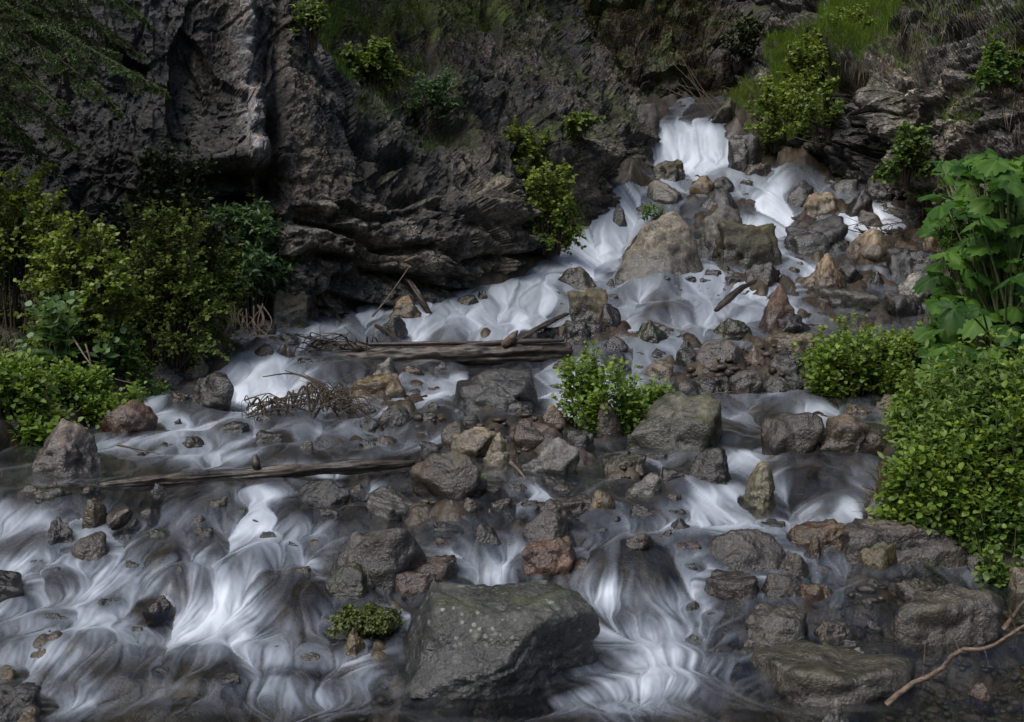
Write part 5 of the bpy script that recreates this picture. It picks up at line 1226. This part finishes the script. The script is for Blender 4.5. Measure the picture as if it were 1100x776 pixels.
# --- cliff
def cliffbush(name, label, box_, S, n, size, T, mat, **kw):
    x0, x1, y0, y1 = box_; b = on_sheet(S, (x0+x1)/2, y1-4)
    return bush(name, label, 'shrub', box_, None, n, kw.pop('ntw', 11), kw.pop('nlf', 7), size, T, mat, base=(b[0]*(b[1]-.3)/b[1], b[1]-.3, b[2]), **kw)
cliffbush('shrub','bright green bush hanging on the cliff above the left chute',(534,606,146,222),S_CLIFF,60,.062,OVATE,L_TIPS,lean=(0,-.3))
cliffbush('shrub','green bush low on the cliff right beside the white cascade',(562,622,188,275),S_CLIFF,56,.06,OVATE,L_TIPS,lean=(0,-.4),fill=.05)
cliffbush('small_conifer','small dark evergreen growing from a crack high on the cliff',(432,490,92,142),S_CLIFF,26,.075,LANCE,L_GREY,lean=(.1,-.3))
cliffbush('shrub','olive scrub on the upper ledge of the cliff',(362,432,60,105),S_CLIFF,26,.08,OVATE,L_SHRUB,lean=(0,-.2))
cliffbush('shrub','small green tuft bush at the top left ledge of the cliff',(318,352,18,62),S_CLIFF,18,.075,LANCE,L_SHRUB,lean=(0,-.2))
cliffbush('shrub','small green plant on the cliff knob near the top fall',(606,640,132,152),S_CLIFF,14,.07,OVATE,L_SHRUB)
# --- right hillside
cliffbush('shrub','yellow green bush at the foot of the hillside right of the top fall',(796,894,92,168),S_HILL,90,.068,OVATE,L_TIPS,lean=(0,-.4),fill=.05,ntw=13)
cliffbush('shrub','yellow green bush on the hillside slope above the lower one',(835,905,50,112),S_HILL,56,.068,OVATE,L_TIPS,lean=(0,-.3),fill=.05)
cliffbush('shrub','loose green bush on the grassy slope above the jutting rock',(866,936,22,92),S_HILL,46,.062,OVATE,L_TIPS,lean=(0,-.4),fill=.05)
cliffbush('shrub','thin leaved shrub in front of the dark hillside rock',(850,915,95,160),S_HILL,24,.08,OVATE,L_SHRUB,lean=(-.2,-.3))
cliffbush('shrub','dense green bush beneath the jutting rock on the right',(950,996,148,202),S_HILL,34,.075,OVATE,L_HERB2,lean=(0,-.3),fill=.05)
cliffbush('shrub','green plant hanging on the far right rock wall',(1052,1092,60,112),S_HILL,24,.075,OVATE,L_HERB2,lean=(0,-.2))
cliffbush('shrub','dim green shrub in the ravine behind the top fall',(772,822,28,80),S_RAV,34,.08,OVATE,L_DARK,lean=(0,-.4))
cliffbush('shrub','small olive plant under the jutting rock above the ochre stone',(982,1012,170,235),S_HILL,18,.07,OVATE,L_SHRUB,lean=(0,-.2))
# --- grasses (nobody could count the blades)
P_ = sheet_pts(S_HILL, [(880,62,46,34,1.2),(925,18,44,30,1.4),(850,110,34,30,1.0),(955,-25,50,30,.7),(905,45,30,22,.9),(830,140,28,24,.6),(870,85,40,24,.8),(845,60,24,24,.7),(800,120,22,30,.4)], 4200)
grass('hillside_grass', P_, PR.uniform(.18, .5, len(P_)), (-.15,-.35,-.1), L_GRASS, 'long green grass on the sloping top of the right hillside', .008, .6, 'stuff', tone=.5)
P_ = sheet_pts(S_HILL, [(1080,60,26,34,1),(1000,25,28,28,.6),(975,60,20,22,.4),(1030,120,26,20,.3),(1060,10,40,16,.6),(905,85,26,14,.5),(1010,200,14,22,.3)], 1200)
grass('hillside_tufts', P_, PR.uniform(.12, .36, len(P_)), (-.1,-.35,-.2), L_GRASS, 'grass tufts scattered on the rocks of the right slope', .006, .7, 'stuff', tone=.35)
P_ = sheet_pts(S_HILL, [(1090,90,20,50,1),(975,40,18,24,.6),(930,75,30,16,.7),(1020,20,40,18,.6)], 800)
grass('dry_hillside_grass', P_, PR.uniform(.2, .55, len(P_)), (-.1,-.3,-1.1), L_STRAW, 'dry brown grass and roots hanging from the right slope', .006, .4, 'stuff', tone=.35)
P_ = sheet_pts(S_CLIFF, [(410,20,60,26,.9),(480,10,60,30,.8),(560,25,60,30,.7),(610,60,30,24,.35),(350,35,20,26,.4),(440,90,40,30,.4),(380,75,26,16,.3),(470,150,30,20,.12),(410,115,30,18,.2)], 1700)
grass('cliff_grass', P_, PR.uniform(.08, .3, len(P_)), (.1,-.3,-.25), L_GRASS, 'short grass on the ledges along the top of the cliff', .006, .7, 'stuff', tone=.18)
P_ = sheet_pts(S_CLIFF, [(470,40,90,36,.9),(590,30,50,36,.8),(640,70,40,26,.35),(420,60,60,30,.4)], 1500)
grass('dry_cliff_grass', P_, PR.uniform(.1, .35, len(P_)), (.2,-.3,-.7), L_STRAW, 'brown dead grass on the upper slope of the cliff', .006, .7, 'stuff', tone=.15)
P_ = sheet_pts(S_CLIFF, [(612,235,14,36,1)], 500)
grass('hanging_grass', P_, PR.uniform(.25, .55, len(P_)), (.1,-.3,-.9), L_GRASS, 'tuft of grass hanging beside the left chute', .009, .5, None, 'grass', tone=.5)
P_ = sheet_pts(S_RAV, [(700,50,60,40,1),(770,85,30,24,.8),(650,20,50,30,.8),(600,20,40,40,.5),(745,20,50,20,.6)], 1500)
grass('ravine_scrub', P_, PR.uniform(.15, .5, len(P_)), (.2,-.3,-.5), L_STRAW, 'dead brown scrub on the slope behind the top fall', .009, .9, 'stuff', tone=.08)
def bank_pts(regions, n):
    out_ = []
    for x0, x1, y0, y1, k in regions:
        m = int(n*k); a = PR.uniform(x0, x1, m); b = PR.uniform(y0, y1, m); d = D_of_v(b); x = (a-CX)/F*d
        out_.append(np.stack([x, d, bil(BED_FULL, a, b)], 1))
    return np.concatenate(out_)
P_ = bank_pts([(990,1180,545,606,1.),(1040,1250,470,560,.5)], 2600)
grass('bank_grass', P_, PR.uniform(.05, .22, len(P_)), (-.1,-.25,0), L_GRASS, 'green grass on the right bank beside the ledge', .0032, .8, 'stuff', tone=.5)
P_ = bank_pts([(930,950,520,552,1.)], 160)
grass('sedge', P_, PR.uniform(.10, .24, len(P_)), (-.3,-.3,-.2), L_STRAW, 'yellowing sedge tuft at the edge of the curtain fall', .004, .7, None, 'grass', tone=.75)
P_ = bank_pts([(-260,200,300,400,1.),(-260,60,395,445,.5),(-285,-70,430,530,.5)], 3800)
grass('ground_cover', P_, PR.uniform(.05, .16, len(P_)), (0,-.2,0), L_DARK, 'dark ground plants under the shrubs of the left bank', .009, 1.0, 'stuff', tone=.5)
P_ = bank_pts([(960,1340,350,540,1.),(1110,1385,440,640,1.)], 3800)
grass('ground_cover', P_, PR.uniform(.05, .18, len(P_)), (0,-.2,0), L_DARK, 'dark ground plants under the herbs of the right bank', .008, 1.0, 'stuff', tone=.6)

# --- the spruce
def spruce(loc, hgt, label, shown, extra):
    root = empty('spruce_tree', loc, label, 'tree'); c = np.array(loc)
    S = np.stack([np.stack([c[0]+.06*np.sin(np.linspace(0, 3, 14)), c[1]+.05*np.cos(np.linspace(0, 4, 14)), c[2]-.2+np.linspace(0, hgt, 14)], 1)])
    v, f = tubes(S, .20, .02, 12); link('trunk', mesh_np('trunk', v-c, f), M_TWIG, root)
    specs = []
    for px, py, d in shown:
        tip = np.array([(px-CX)/F*d, d, H+(HY-py)*d/F]); zb = min(tip[2]+.55+.25*abs(tip[0]-c[0]), c[2]+hgt-.3)
        specs.append((np.array([c[0], c[1], zb]), tip))
    for k in range(extra):
        z = 6.0+(hgt-6.8)*k/extra; a = k*2.4; L_ = (1-(z/hgt))*2.2+.35
        b = c+np.array([0, 0, z]); specs.append((b, b+np.array([math.cos(a)*L_, math.sin(a)*L_, -.32*L_])))
    for b, tip in specs:
        m = (b+tip)/2+np.array([0, 0, .16*np.linalg.norm(tip-b)])+PR.normal(size=3)*.14
        A = bez(b[None], m[None], tip[None], 14)
        Ln = np.linalg.norm(tip-b); nb = max(14, int(Ln/.055))
        t = np.linspace(.14, 1, nb); idx = np.zeros(nb, int)
        p0, dr = along(A[idx], t)
        sd = np.where(np.arange(nb) % 2, 1., -1.)[:, None]
        side = unit(np.cross(dr, np.array([0, 0, 1.])))*sd
        l2 = np.clip(.62*(1-t)*Ln*.6+.10, .10, .62)*PR.uniform(.65, 1.1, nb)
        td = unit(dr*.75+side*.8+np.array([0, 0, -.12])+PR.normal(size=p0.shape)*.28)
        tp = p0+td*l2[:, None]+np.array([0, 0, -1.])*(l2**1.3*.28)[:, None]
        B = bez(p0, p0+td*l2[:, None]*.55, tp, 6)
        # finer sprigs
        ns = 8; i3 = np.repeat(np.arange(nb), ns); t3 = np.tile(np.linspace(.25, .95, ns), nb)
        q0, dq = along(B[i3], t3); sg = np.where(np.arange(len(i3)) % 2, 1., -1.)[:, None]
        sq = unit(np.cross(dq, np.array([0, 0, 1.])))*sg
        l3 = (l2[i3]*.5*(1.1-.6*t3))*PR.uniform(.7, 1.1, len(i3))
        C = bez(q0, q0+(dq*.6+sq*.6)*l3[:, None]*.5, q0+unit(dq*.75+sq*.65+np.array([0, 0, -.22]))*l3[:, None], 4)
        wood = [tubes(A, .016, .004, 5), tubes(B, .004, .0015, 3), tubes(C, .0022, .001, 3)]
        V = []; Fs = []; off = 0
        for v, f in wood: V.append(v); Fs.append(f+off); off += len(v)
        bo = link('branch', mesh_np('branch', np.concatenate(V)-c, np.concatenate(Fs)), M_TWIG, root)
        nv = []; nt = []
        for Q, per in ((B, 40), (C, 24)):
            j = np.repeat(np.arange(len(Q)), per); tt = PR.uniform(.05, 1.0, len(j)); a, da_ = along(Q[j], tt)
            w = unit(PR.normal(size=a.shape)*np.array([1, 1, .6])+np.array([0, 0, .25])); w = unit(np.cross(da_, w)); nd = unit(w*.8+da_*.75+np.array([0,0,.12]))
            nl = PR.uniform(.020, .034, len(j))[:, None]; wd = unit(np.cross(nd, PR.normal(size=a.shape)))*.0048
            nv.append(np.stack([a-wd, a+wd, a+nd*nl], 1).reshape(-1, 3)); nt.append(np.repeat(np.clip(PR.normal(.22, .14, len(j))+.65*(tt-.45), 0, 1), 3))
        NV = np.concatenate(nv); me = mesh_np('needles', NV-c, np.arange(len(NV)).reshape(-1, 3), {'tone': np.concatenate(nt)}); link('needles', me, L_NEEDLE, bo)
SP = [(a_, b_, c_+1.5) for a_, b_, c_ in [(172,96,9.6),(158,22,10.0),(128,118,9.4),(66,116,9.2),(82,158,9.5),(100,75,9.9),(55,40,9.6),(20,70,9.3),(30,150,9.8),(120,60,10.2),(150,60,10.3),(40,10,9.8),(95,25,10.3),(10,110,9.9),(60,180,10.2),(-10,170,9.8),(140,-30,10.4),(70,-40,10)]]
sx, sy = (-215-CX)/F*11.7, 11.7
spruce((sx, sy, float(bil(BED_FULL, -215, V_of_d(sy)))), 9.5, 'dark spruce reaching drooping branches in from the top left corner', SP, 4)

# ------------------------------------------------------------------ driftwood
def P3(px, py, d): return np.array([(px-CX)/F*d, d, H+(HY-py)*d/F])
def log(name, label, pts, r, mat, cat='log', rough=.25, flat=1.0, seg=150, sides=40, parent=None):
    pts = np.array(pts, float); W = cr_matrix(len(pts), seg); C = W@pts; R = W@np.array(r, float)
    T = unit(np.gradient(C, axis=0)); X = unit(np.cross(T, np.array([0, 0, 1.]))); Y = np.cross(X, T)
    a = np.arange(sides)*2*math.pi/sides; s = np.cumsum(np.r_[0, np.linalg.norm(np.diff(C, axis=0), axis=1)])
    A_, S_ = np.meshgrid(a, s)
    sd_ = float(pts[0, 0])*3
    rr = 1+rough*(.7*ridged(np.cos(A_)*2.2+sd_, np.sin(A_)*2.2, S_*.55, 4, .6)-.6) + rough*.6*fbm(np.cos(A_)*1.5, np.sin(A_)*1.5+sd_, S_*3.0, 3)
    e = np.minimum(s, s[-1]-s); cap = np.clip((e[:, None]+.02+.05*perlin(a[None, :]*0+np.cos(A_)*3, np.sin(A_)*3, S_*0))/(.05), .08, 1)**.5
    rad = R[:, None]*rr*cap
    co = C[:, None, :] + rad[..., None]*(np.cos(A_)[..., None]*X[:, None, :]+flat*np.sin(A_)[..., None]*Y[:, None, :])
    i = np.arange(seg-1)[:, None]*sides; j = np.arange(sides)[None, :]; j2 = (j+1) % sides
    f = np.stack([i+j, i+j2, i+sides+j2, i+sides+j], -1).reshape(-1, 4)
    base = C.mean(0); V = np.concatenate([co.reshape(-1, 3), C[:1], C[-1:]])-base
    n0 = seg*sides; tri = np.array([(n0, (k+1) % sides, k) for k in range(sides)]+[(n0+1, (seg-1)*sides+k, (seg-1)*sides+(k+1) % sides) for k in range(sides)])
    me = mesh_np(name, V, [f, tri]); o = link(name, me, mat)
    if parent is None: o.location = base; tag(o, label, cat)
    else: o.parent = parent; o.location = base-np.array(parent.location)
    return o
dl = ray_hit(500, 389)[1]
lg = log('log','thick weathered brown log lying across the stream below the cliff',[P3(330,394,dl+.25),P3(400,386,dl+.12),P3(480,383,dl),P3(560,380,dl),P3(614,378,dl+.1)],[.10,.125,.14,.125,.09],M_LOG,rough=.42,flat=.85)
log('splinter','',[P3(395,370,dl-.02),P3(470,369,dl-.06),P3(520,368,dl-.02)],[.02,.025,.015],M_LOG,parent=lg,sides=14,seg=50)
log('splinter','',[P3(500,371,dl-.05),P3(560,367,dl-.04),P3(606,366,dl+.02)],[.02,.03,.018],M_LOG,parent=lg,sides=14,seg=50)
log('broken_stub','',[P3(540,372,dl-.1),P3(548,364,dl-.1),P3(556,355,dl-.06)],[.035,.05,.012],M_DEAD,parent=lg,sides=14,seg=40)
log('log','rotten dark log end beside the fallen log at the root heap',[P3(338,378,dl+.5),P3(372,374,dl+.45),P3(408,378,dl+.4)],[.06,.08,.05],M_LOG,rough=.5,sides=24,seg=70)
d2 = ray_hit(280,512)[1]
pole = log('driftwood_pole','long thin dark driftwood pole lying half sunk across the left of the stream',[P3(106,523,d2-.28),P3(150,520,d2-.2),P3(200,516,d2-.12),P3(245,512,d2-.03),P3(300,508,d2),P3(345,504,d2+.06),P3(385,502,d2+.1),P3(446,497,d2+.2)],[.025,.05,.055,.04,.055,.04,.05,.02],M_LOG,rough=.65,flat=.75)
log('stub','',[P3(276,505,d2-.02),P3(275,498,d2-.02),P3(274,489,d2)],[.022,.03,.02],M_LOG,parent=pole,sides=12,seg=30)
log('driftwood','dark driftwood plank leaning in the white water right of the log stub',[P3(556,366,13.3),P3(580,352,13.6),P3(610,337,14.2)],[.03,.05,.03],M_LOG,rough=.5,sides=24,seg=70,flat=.5)
log('driftwood','dark knotted driftwood stick slanting beside the reddish brown boulder',[P3(768,334,14.3),P3(782,322,14.5),P3(796,310,14.9),P3(812,302,15.4)],[.025,.04,.03,.02],M_LOG,rough=.6,sides=20,seg=70)
log('driftwood','small black chunk of driftwood caught in the white water at left',[P3(118,566,6.55),P3(128,557,6.6),P3(140,549,6.6)],[.03,.045,.03],M_LOG,rough=.6,sides=18,seg=40)
log('root','brown root leaning against the orange rock under the cliff',[P3(462,338,14.6),P3(452,322,14.6),P3(440,304,14.8),P3(432,300,14.9)],[.035,.04,.035,.012],M_LOG,rough=.4,sides=18,seg=60)
def sticks(name, label, polys, r, mat, cat='twigs', group=None, sides=5):
    base = np.array(polys[0][0]); V = []; Fs = []; off = 0
    for k, pl in enumerate(polys):
        pl = np.array(pl, float); S = (cr_matrix(len(pl), 14)@pl)[None]; rr = r[k] if isinstance(r, list) else r
        v, f = tubes(S, rr, rr*.35, sides); V.append(v); Fs.append(f+off); off += len(v)
    o = link(name, mesh_np(name, np.concatenate(V)-base, np.concatenate(Fs)), mat); o.location = base; tag(o, label, cat, group); return o
sticks('stick','pale bare stick standing against the cliff by the leaning root',[[P3(400,340,14.2),P3(418,318,14.4),P3(440,286,14.6)]],.016,M_DEAD,'stick')
sticks('stick','dark broken stick poking out above the left end of the log',[[P3(404,350,13.9),P3(418,358,13.4),P3(430,372,12.9)]],.03,M_LOG,'stick')
sticks('stick','short dry stick at the front of the midstream rock pile',[[P3(548,497,7.75),P3(556,504,7.7),P3(565,515,7.6)]],.018,M_DEAD,'stick')
sticks('stick','pale curved stick at the right of the pointed boulder',[[P3(126,478,8.2),P3(145,482,8.2),P3(172,488,8.2)]],.010,M_DEAD,'stick')
sticks('stick','thin dry stick bent over the left bank stones',[[P3(78,362,10.3),P3(98,392,10),P3(118,405,9.9),P3(142,412,9.8)],[P3(92,370,10.1),P3(97,388,10.),P3(98,398,10)]],.010,M_DEAD,'stick')
sticks('stick','twig laid across the triangular mossy rock',[[P3(700,346,13.8),P3(716,352,13.7),P3(722,370,13.6)],[P3(716,352,13.7),P3(708,366,13.6)]],.012,M_TWIG,'stick')
sticks('stick','pale twig on the cobble shoal',[[P3(748,432,10.6),P3(762,424,10.7),P3(788,421,10.8)]],.012,M_DEAD,'stick')
# heap of roots and twigs
dr_ = ray_hit(335, 448)[1]
polys = []
for k in range(150):
    a = PR.uniform(262, 385); x1_ = a+PR.uniform(-10, 46); y0_ = PR.uniform(428, 452) - 10*math.exp(-((a-345)/30)**2); top = PR.uniform(416, 446) + 14*abs(x1_-350)/60
    d_ = dr_+PR.uniform(-.15, .35)
    polys.append([P3(a, y0_, d_), P3((a+x1_)/2+PR.normal()*5, min(y0_, top)-PR.uniform(0, 8), d_-.05), P3(x1_, top+PR.uniform(0, 14), d_+PR.uniform(-.1, .1))])
for ex in ([(335,452),(350,420),(318,402),(282,405)], [(352,440),(338,412),(306,398)], [(366,455),(356,424),(320,408)], [(345,440),(365,410),(395,396)], [(372,450),(350,416),(326,402)], [(265,446),(305,428),(360,420),(384,424)], [(262,450),(310,436),(350,430)]):
    polys.append([P3(x, y, dr_+.05*i) for i, (x, y) in enumerate(ex)])
sticks('root_heap','tangled heap of brown roots and twigs right of the white fan fall', polys, [float(PR.uniform(.002, .008)*PR.choice([1,1,1.8])) for _ in polys], M_TWIG, 'roots')
polys = []
for k in range(70):
    a = PR.uniform(330, 420); b = PR.uniform(362, 402); polys.append([P3(a, b, dl+.3), P3(a+PR.normal()*14, b-6, dl+.2), P3(a+PR.normal()*26, b+PR.normal()*12, dl+.25)])
sticks('twig_heap','dark heap of twigs jammed at the left end of the log', polys, .010, M_LOG, 'twigs')
polys = []
for k in range(16):
    a = PR.uniform(925, 965); polys.append([P3(a, 252, 18.2), P3(a+PR.normal()*10, 244, 18.1), P3(a+PR.normal()*20, 240+PR.normal()*5, 18.1)])
sticks('twigs','dark dry twigs lying on the tan rock with the dark hollow', polys, .010, M_TWIG)
polys = []
for k in range(12):
    y = PR.uniform(80, 128); polys.append([P3(730+PR.uniform(-14, 14), y-PR.uniform(10, 45), 25.6), P3(760+PR.normal()*6, y-4, 25.2), P3(788+PR.normal()*14, y+PR.uniform(8, 34), 24.6)])
sticks('dead_branches','spray of dead brown branches hanging over the top fall', polys, .009, M_TWIG)
polys = []
for k in range(34):
    a = PR.uniform(215, 285); polys.append([P3(a, 332+PR.uniform(-6, 10), 12.6), P3(a+PR.normal()*5, 345, 12.3), P3(a+PR.normal()*9, 362, 12.2)])
sticks('hanging_roots','bare brown roots hanging under the overhanging shrub', polys, .010, M_DEAD, 'roots')
br = sticks('branch','bare reddish brown branch reaching over the lower right pool',[[P3(952,757,4.72),P3(979,735,4.7),P3(1009,721,4.66),P3(1029,699,4.6),P3(1060,697,4.55),P3(1087,681,4.5),P3(1115,664,4.45),P3(1180,640,4.4)]],.0125,M_BARE,'branch',sides=10)
for pl, r in (([P3(1078,676,4.52),P3(1090,661,4.5),P3(1104,643,4.45),P3(1150,610,4.4)],.011), ([P3(992,727,4.68),P3(993,705,4.66),P3(994,690,4.66)],.004), ([P3(1091,676,4.5),P3(1087,664,4.48),P3(1084,652,4.46)],.005), ([P3(1057,697,4.55),P3(1060,706,4.55),P3(1062,714,4.55)],.003), ([P3(1030,698,4.6),P3(1027,690,4.6),P3(1024,684,4.6)],.004)):
    t_ = sticks('side_twig', None, [pl], r, M_BARE, None, sides=7); t_.parent = br; t_.location = Vector(t_.location)-br.location
# pebbles of the clear pool
pv = []; pf = []; pc = []; off = 0
IV, IF = ICO4; 
_b = bmesh.new(); bmesh.ops.create_icosphere(_b, subdivisions=2, radius=1); IV = np.array([v.co[:] for v in _b.verts]); IF = np.array([[v.index for v in f.verts] for f in _b.faces]); _b.free()
for k in range(1100):
    reg = [(905,1110,690,790),(900,1100,615,650),(40,120,500,560),(740,880,375,425),(430,620,455,545),(870,960,690,715),(360,420,700,770),(1020,1110,600,660),(560,700,500,560)][int(PR.choice(9, p=[.38,.1,.05,.16,.12,.05,.04,.06,.04]))]
    a = PR.uniform(reg[0], reg[1]); b = PR.uniform(reg[2], reg[3]); d = float(D_of_v(b)); s = PR.uniform(.5, 1.0)*d*.0042*PR.choice([1, 1, 1.6])
    z = float(bil(BED_FULL, a, b)); R3 = np.array([s*PR.uniform(.8, 1.6), s*PR.uniform(.7, 1.2), s*PR.uniform(.45, .8)])
    v = IV*(1+.12*perlin(IV[:,0]*1.5+k, IV[:,1]*1.5, IV[:,2]*1.5))[:, None]*R3; an = PR.uniform(0, 6.28)
    v = v@np.array([[math.cos(an), math.sin(an), 0], [-math.sin(an), math.cos(an), 0], [0, 0, 1]])+np.array([(a-CX)/F*d, d, z+R3[2]*.4])
    pv.append(v); pf.append(IF+off); off += len(v); pc.append(np.full(len(v), PR.uniform()))
me = mesh_np('pebbles', np.concatenate(pv), np.concatenate(pf), {'cell': np.concatenate(pc), 'edge': np.full(off, .5), 'soil': np.zeros(off)})
o = link('pebbles', me, ground.data.materials[0]); tag(o, 'small pebbles strewn over the stream bed', 'pebbles', None, 'stuff')
# ------------------------------------------------------------------ light and camera
world = bpy.data.worlds.new('World'); scene.world = world; world.use_nodes = True
wt = world.node_tree; wt.nodes.clear()
sky = wt.nodes.new('ShaderNodeTexSky'); sky.sky_type = 'NISHITA'; sky.sun_disc = False
SUN_EL, SUN_AZ = 56.0, -138.0          # azimuth from +Y, clockwise: behind the camera's left shoulder
sky.sun_elevation = math.radians(SUN_EL); sky.sun_rotation = math.radians(SUN_AZ); sky.dust_density = 3.0; sky.air_density = 1.0
bg = wt.nodes.new('ShaderNodeBackground'); bg.inputs['Strength'].default_value = .095
out = wt.nodes.new('ShaderNodeOutputWorld'); wt.links.new(sky.outputs[0], bg.inputs[0]); wt.links.new(bg.outputs[0], out.inputs[0])
sl = bpy.data.lights.new('sun', 'SUN'); sl.energy = 2.5; sl.angle = math.radians(40); sl.color = (1, .98, .96)
so = bpy.data.objects.new('sun', sl); COL.objects.link(so)
az, el = math.radians(SUN_AZ), math.radians(SUN_EL)
to_sun = Vector((math.sin(az)*math.cos(el), math.cos(az)*math.cos(el), math.sin(el)))
so.rotation_euler = to_sun.to_track_quat('Z', 'Y').to_euler(); so.location = (-6, -6, 20)

cam = bpy.data.cameras.new('camera'); cam.sensor_width = 36; cam.lens = 36*F/1100; cam.clip_start = .05; cam.clip_end = 500
co_ = bpy.data.objects.new('camera', cam); COL.objects.link(co_); co_.location = (0, 0, H); co_.rotation_euler = (math.radians(90), 0, 0)
scene.camera = co_
scene.render.resolution_x = 1024; scene.render.resolution_y = 722
scene.view_settings.view_transform = 'Standard'; scene.view_settings.look = 'None'; scene.view_settings.exposure = EXPOSURE; scene.view_settings.gamma = 1
scene.view_settings.use_curve_mapping = False
scene.cycles.use_denoising = True
try:
    scene.cycles.denoiser = 'OPENIMAGEDENOISE'
except Exception: pass
scene.cycles.max_bounces = 6; scene.cycles.transparent_max_bounces = 12; scene.cycles.diffuse_bounces = 3; scene.cycles.glossy_bounces = 2
scene.cycles.sample_clamp_indirect = 4
